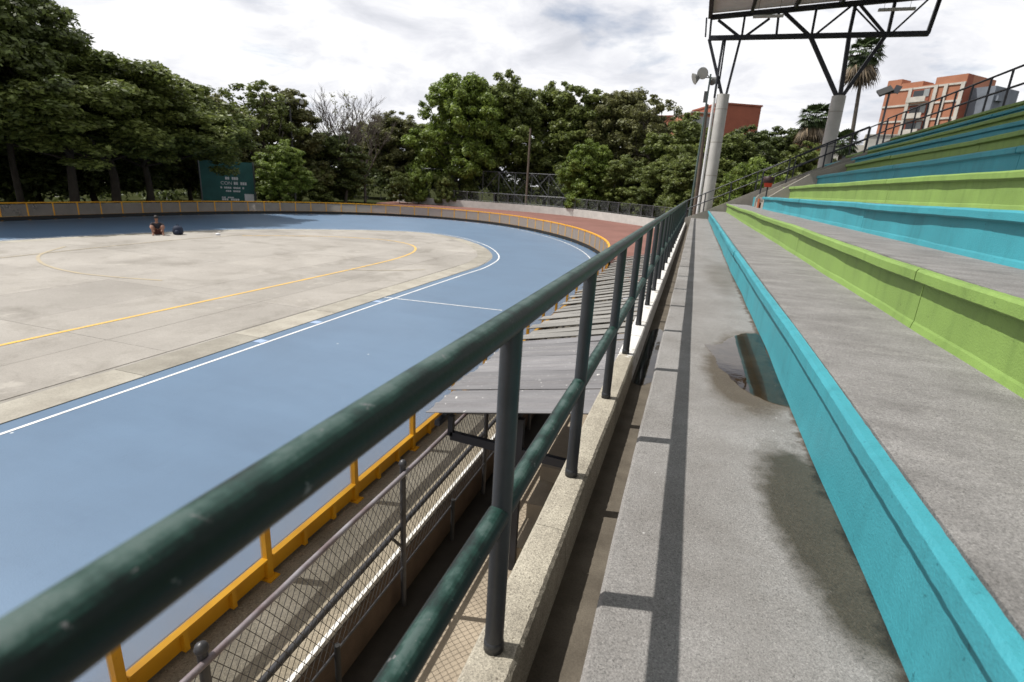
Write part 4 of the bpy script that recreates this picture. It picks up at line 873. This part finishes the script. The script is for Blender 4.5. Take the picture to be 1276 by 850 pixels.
# bushes
GB = 'bushes along the outer wall'
for k, (u, v, d, vi, ws, lab) in enumerate(((498, 212, 72, 0, 1.0, 'rounded bush behind the mesh fence, farthest from the plain pole'), (522, 206, 73, 1, .9, 'brightest rounded bush behind the mesh fence'), (556, 214, 72, 0, .9, 'rounded bush growing through the mesh fence'), (585, 222, 74, 0, .9, 'lowest rounded bush behind the mesh fence'),
    (955, 196, 50, 1, 1.3, 'bright lime green bush behind the outer stair railing'), (930, 205, 46, 1, 1.1, 'bright lime green bush beside the left column'), (985, 200, 54, 0, 1.2, 'mid green bush at the foot of the dark rounded tree'), (905, 222, 48, 0, 1.0, 'dark bush between the left column and the outer stair railing'),
    (700, 226, 75, 0, 1.2, 'dark bush behind the braced end of the mesh fence'), (640, 226, 76, 0, 1.2, 'dark bush behind the plain pole'), (812, 232, 62, 0, 1.1, 'low bush behind the curved wire fence'), (765, 226, 66, 0, 1.1, 'low bush under the bright green rounded tree'), (848, 235, 58, 0, 1.0, 'low bush at the foot of the wooden pole'),
    (430, 205, 70, 0, 1.4, 'dark bush below the bare grey tree'), (385, 200, 62, 0, 1.4, 'dark bush between the tall floodlight pole and the bare tree'), (1045, 200, 62, 1, 1.0, 'low green bush beside the right column'))):
    p = atr(u, v, d); hh = p.z-gz; s = hh/5; sw = max(.8, .7*s)*ws
    t = make_tree('bush', *bushm[vi], (p.x, p.y, gz-.05), k*2.1, (sw, sw, s), lab, GB)
    t['category'] = 'bush'
# undergrowth below the far trees
cs, rs = [], []
for u in np.arange(-160, 1010, 7.5):
    d = 47 if u < 120 else 48+(u-120)*.13 if u < 320 else 76+8*random.random() if u < 700 else 70
    for lay in range(2):
        p = atr(u+random.uniform(-5, 5), 240, d+lay*5+random.uniform(0, 3)); cs.append(np.array([p.x, p.y, gz+random.uniform(.2, 6.2 if u < 720 else 3.2)])); rs.append(random.uniform(1.1, 1.9))
ug = link('undergrowth', leaf_mesh('undergrowth', leaves(cs, rs, 75, .22), 'leaf_dark')); struct(ug, 'stuff'); tag(ug, 'dark tangled undergrowth below the trees beyond the barrier', 'undergrowth')
# palms
def palm(u, v, ub, d, r_, lab, nf=34, skirt=True, droop=1.0):
    top = aty(u, v, d); base = aty(ub, 190, d); bx = base.x+(base.x-top.x)*.0
    t = thing('palm_tree', (bx, d, gz), lab, 'palm'); hub = Vector((top.x, d, top.z-r_*.75))
    MB().path([(bx, d, gz), ((bx*.6+hub.x*.4), d, gz+(hub.z-gz)*.5), hub], [.30, .22, .17], 10).build('trunk', 'bark_grey', t)
    def frond(az_, el, L, mat, nm, m):
        pts = []; p = hub.copy(); n_ = 6; e = el
        dirs = Vector((math.cos(az_), math.sin(az_), 0))
        for i in range(n_): p = p+(dirs*math.cos(e)+Vector((0, 0, math.sin(e))))*L/n_*.62; pts.append(p.copy()); e -= .10*droop
        m.path([hub]+pts[:5], [.03, .025, .02, .018, .015, .01], 4)
        tip = pts[3]; ax = (pts[4]-pts[2]).normalized(); sd = ax.cross(Vector((0, 0, 1))).normalized(); upv = sd.cross(ax)
        for k in range(13):
            a_ = (k-6)/6*1.25; dd = ax*math.cos(a_)+sd*math.sin(a_); ee = tip+dd*L*.52+Vector((0, 0, -.22*L*(.4+abs(a_)*.5)*droop)); s_ = dd.cross(upv).normalized()*.10
            mdl = tip+dd*L*.3; m.add([tip, mdl+s_, ee, mdl-s_], [(0, 1, 2, 3)])
    for k in range(nf):
        m = MB(); frond(k*2.399, R(82-118*(k/nf)), r_*random.uniform(.9, 1.1), '', '', m); m.build('frond', 'leaf_palm', t)
    if skirt:
        for k in range(22):
            m = MB(); frond(k*2.399+1, R(-38-42*(k/22)), r_*random.uniform(1.1, 1.7), '', '', m); m.build('dry_frond', 'frond_dry', t)
palm(1083, 44, 1062, 72, 2.3, 'tall slender palm with hanging dry fronds beside the brick tower')
palm(1020, 127, 1016, 66, 2.0, 'short palm with round head left of the right column')
palm(1054, 160, 1052, 60, 1.8, 'palm half hidden behind the right column', 26, False)
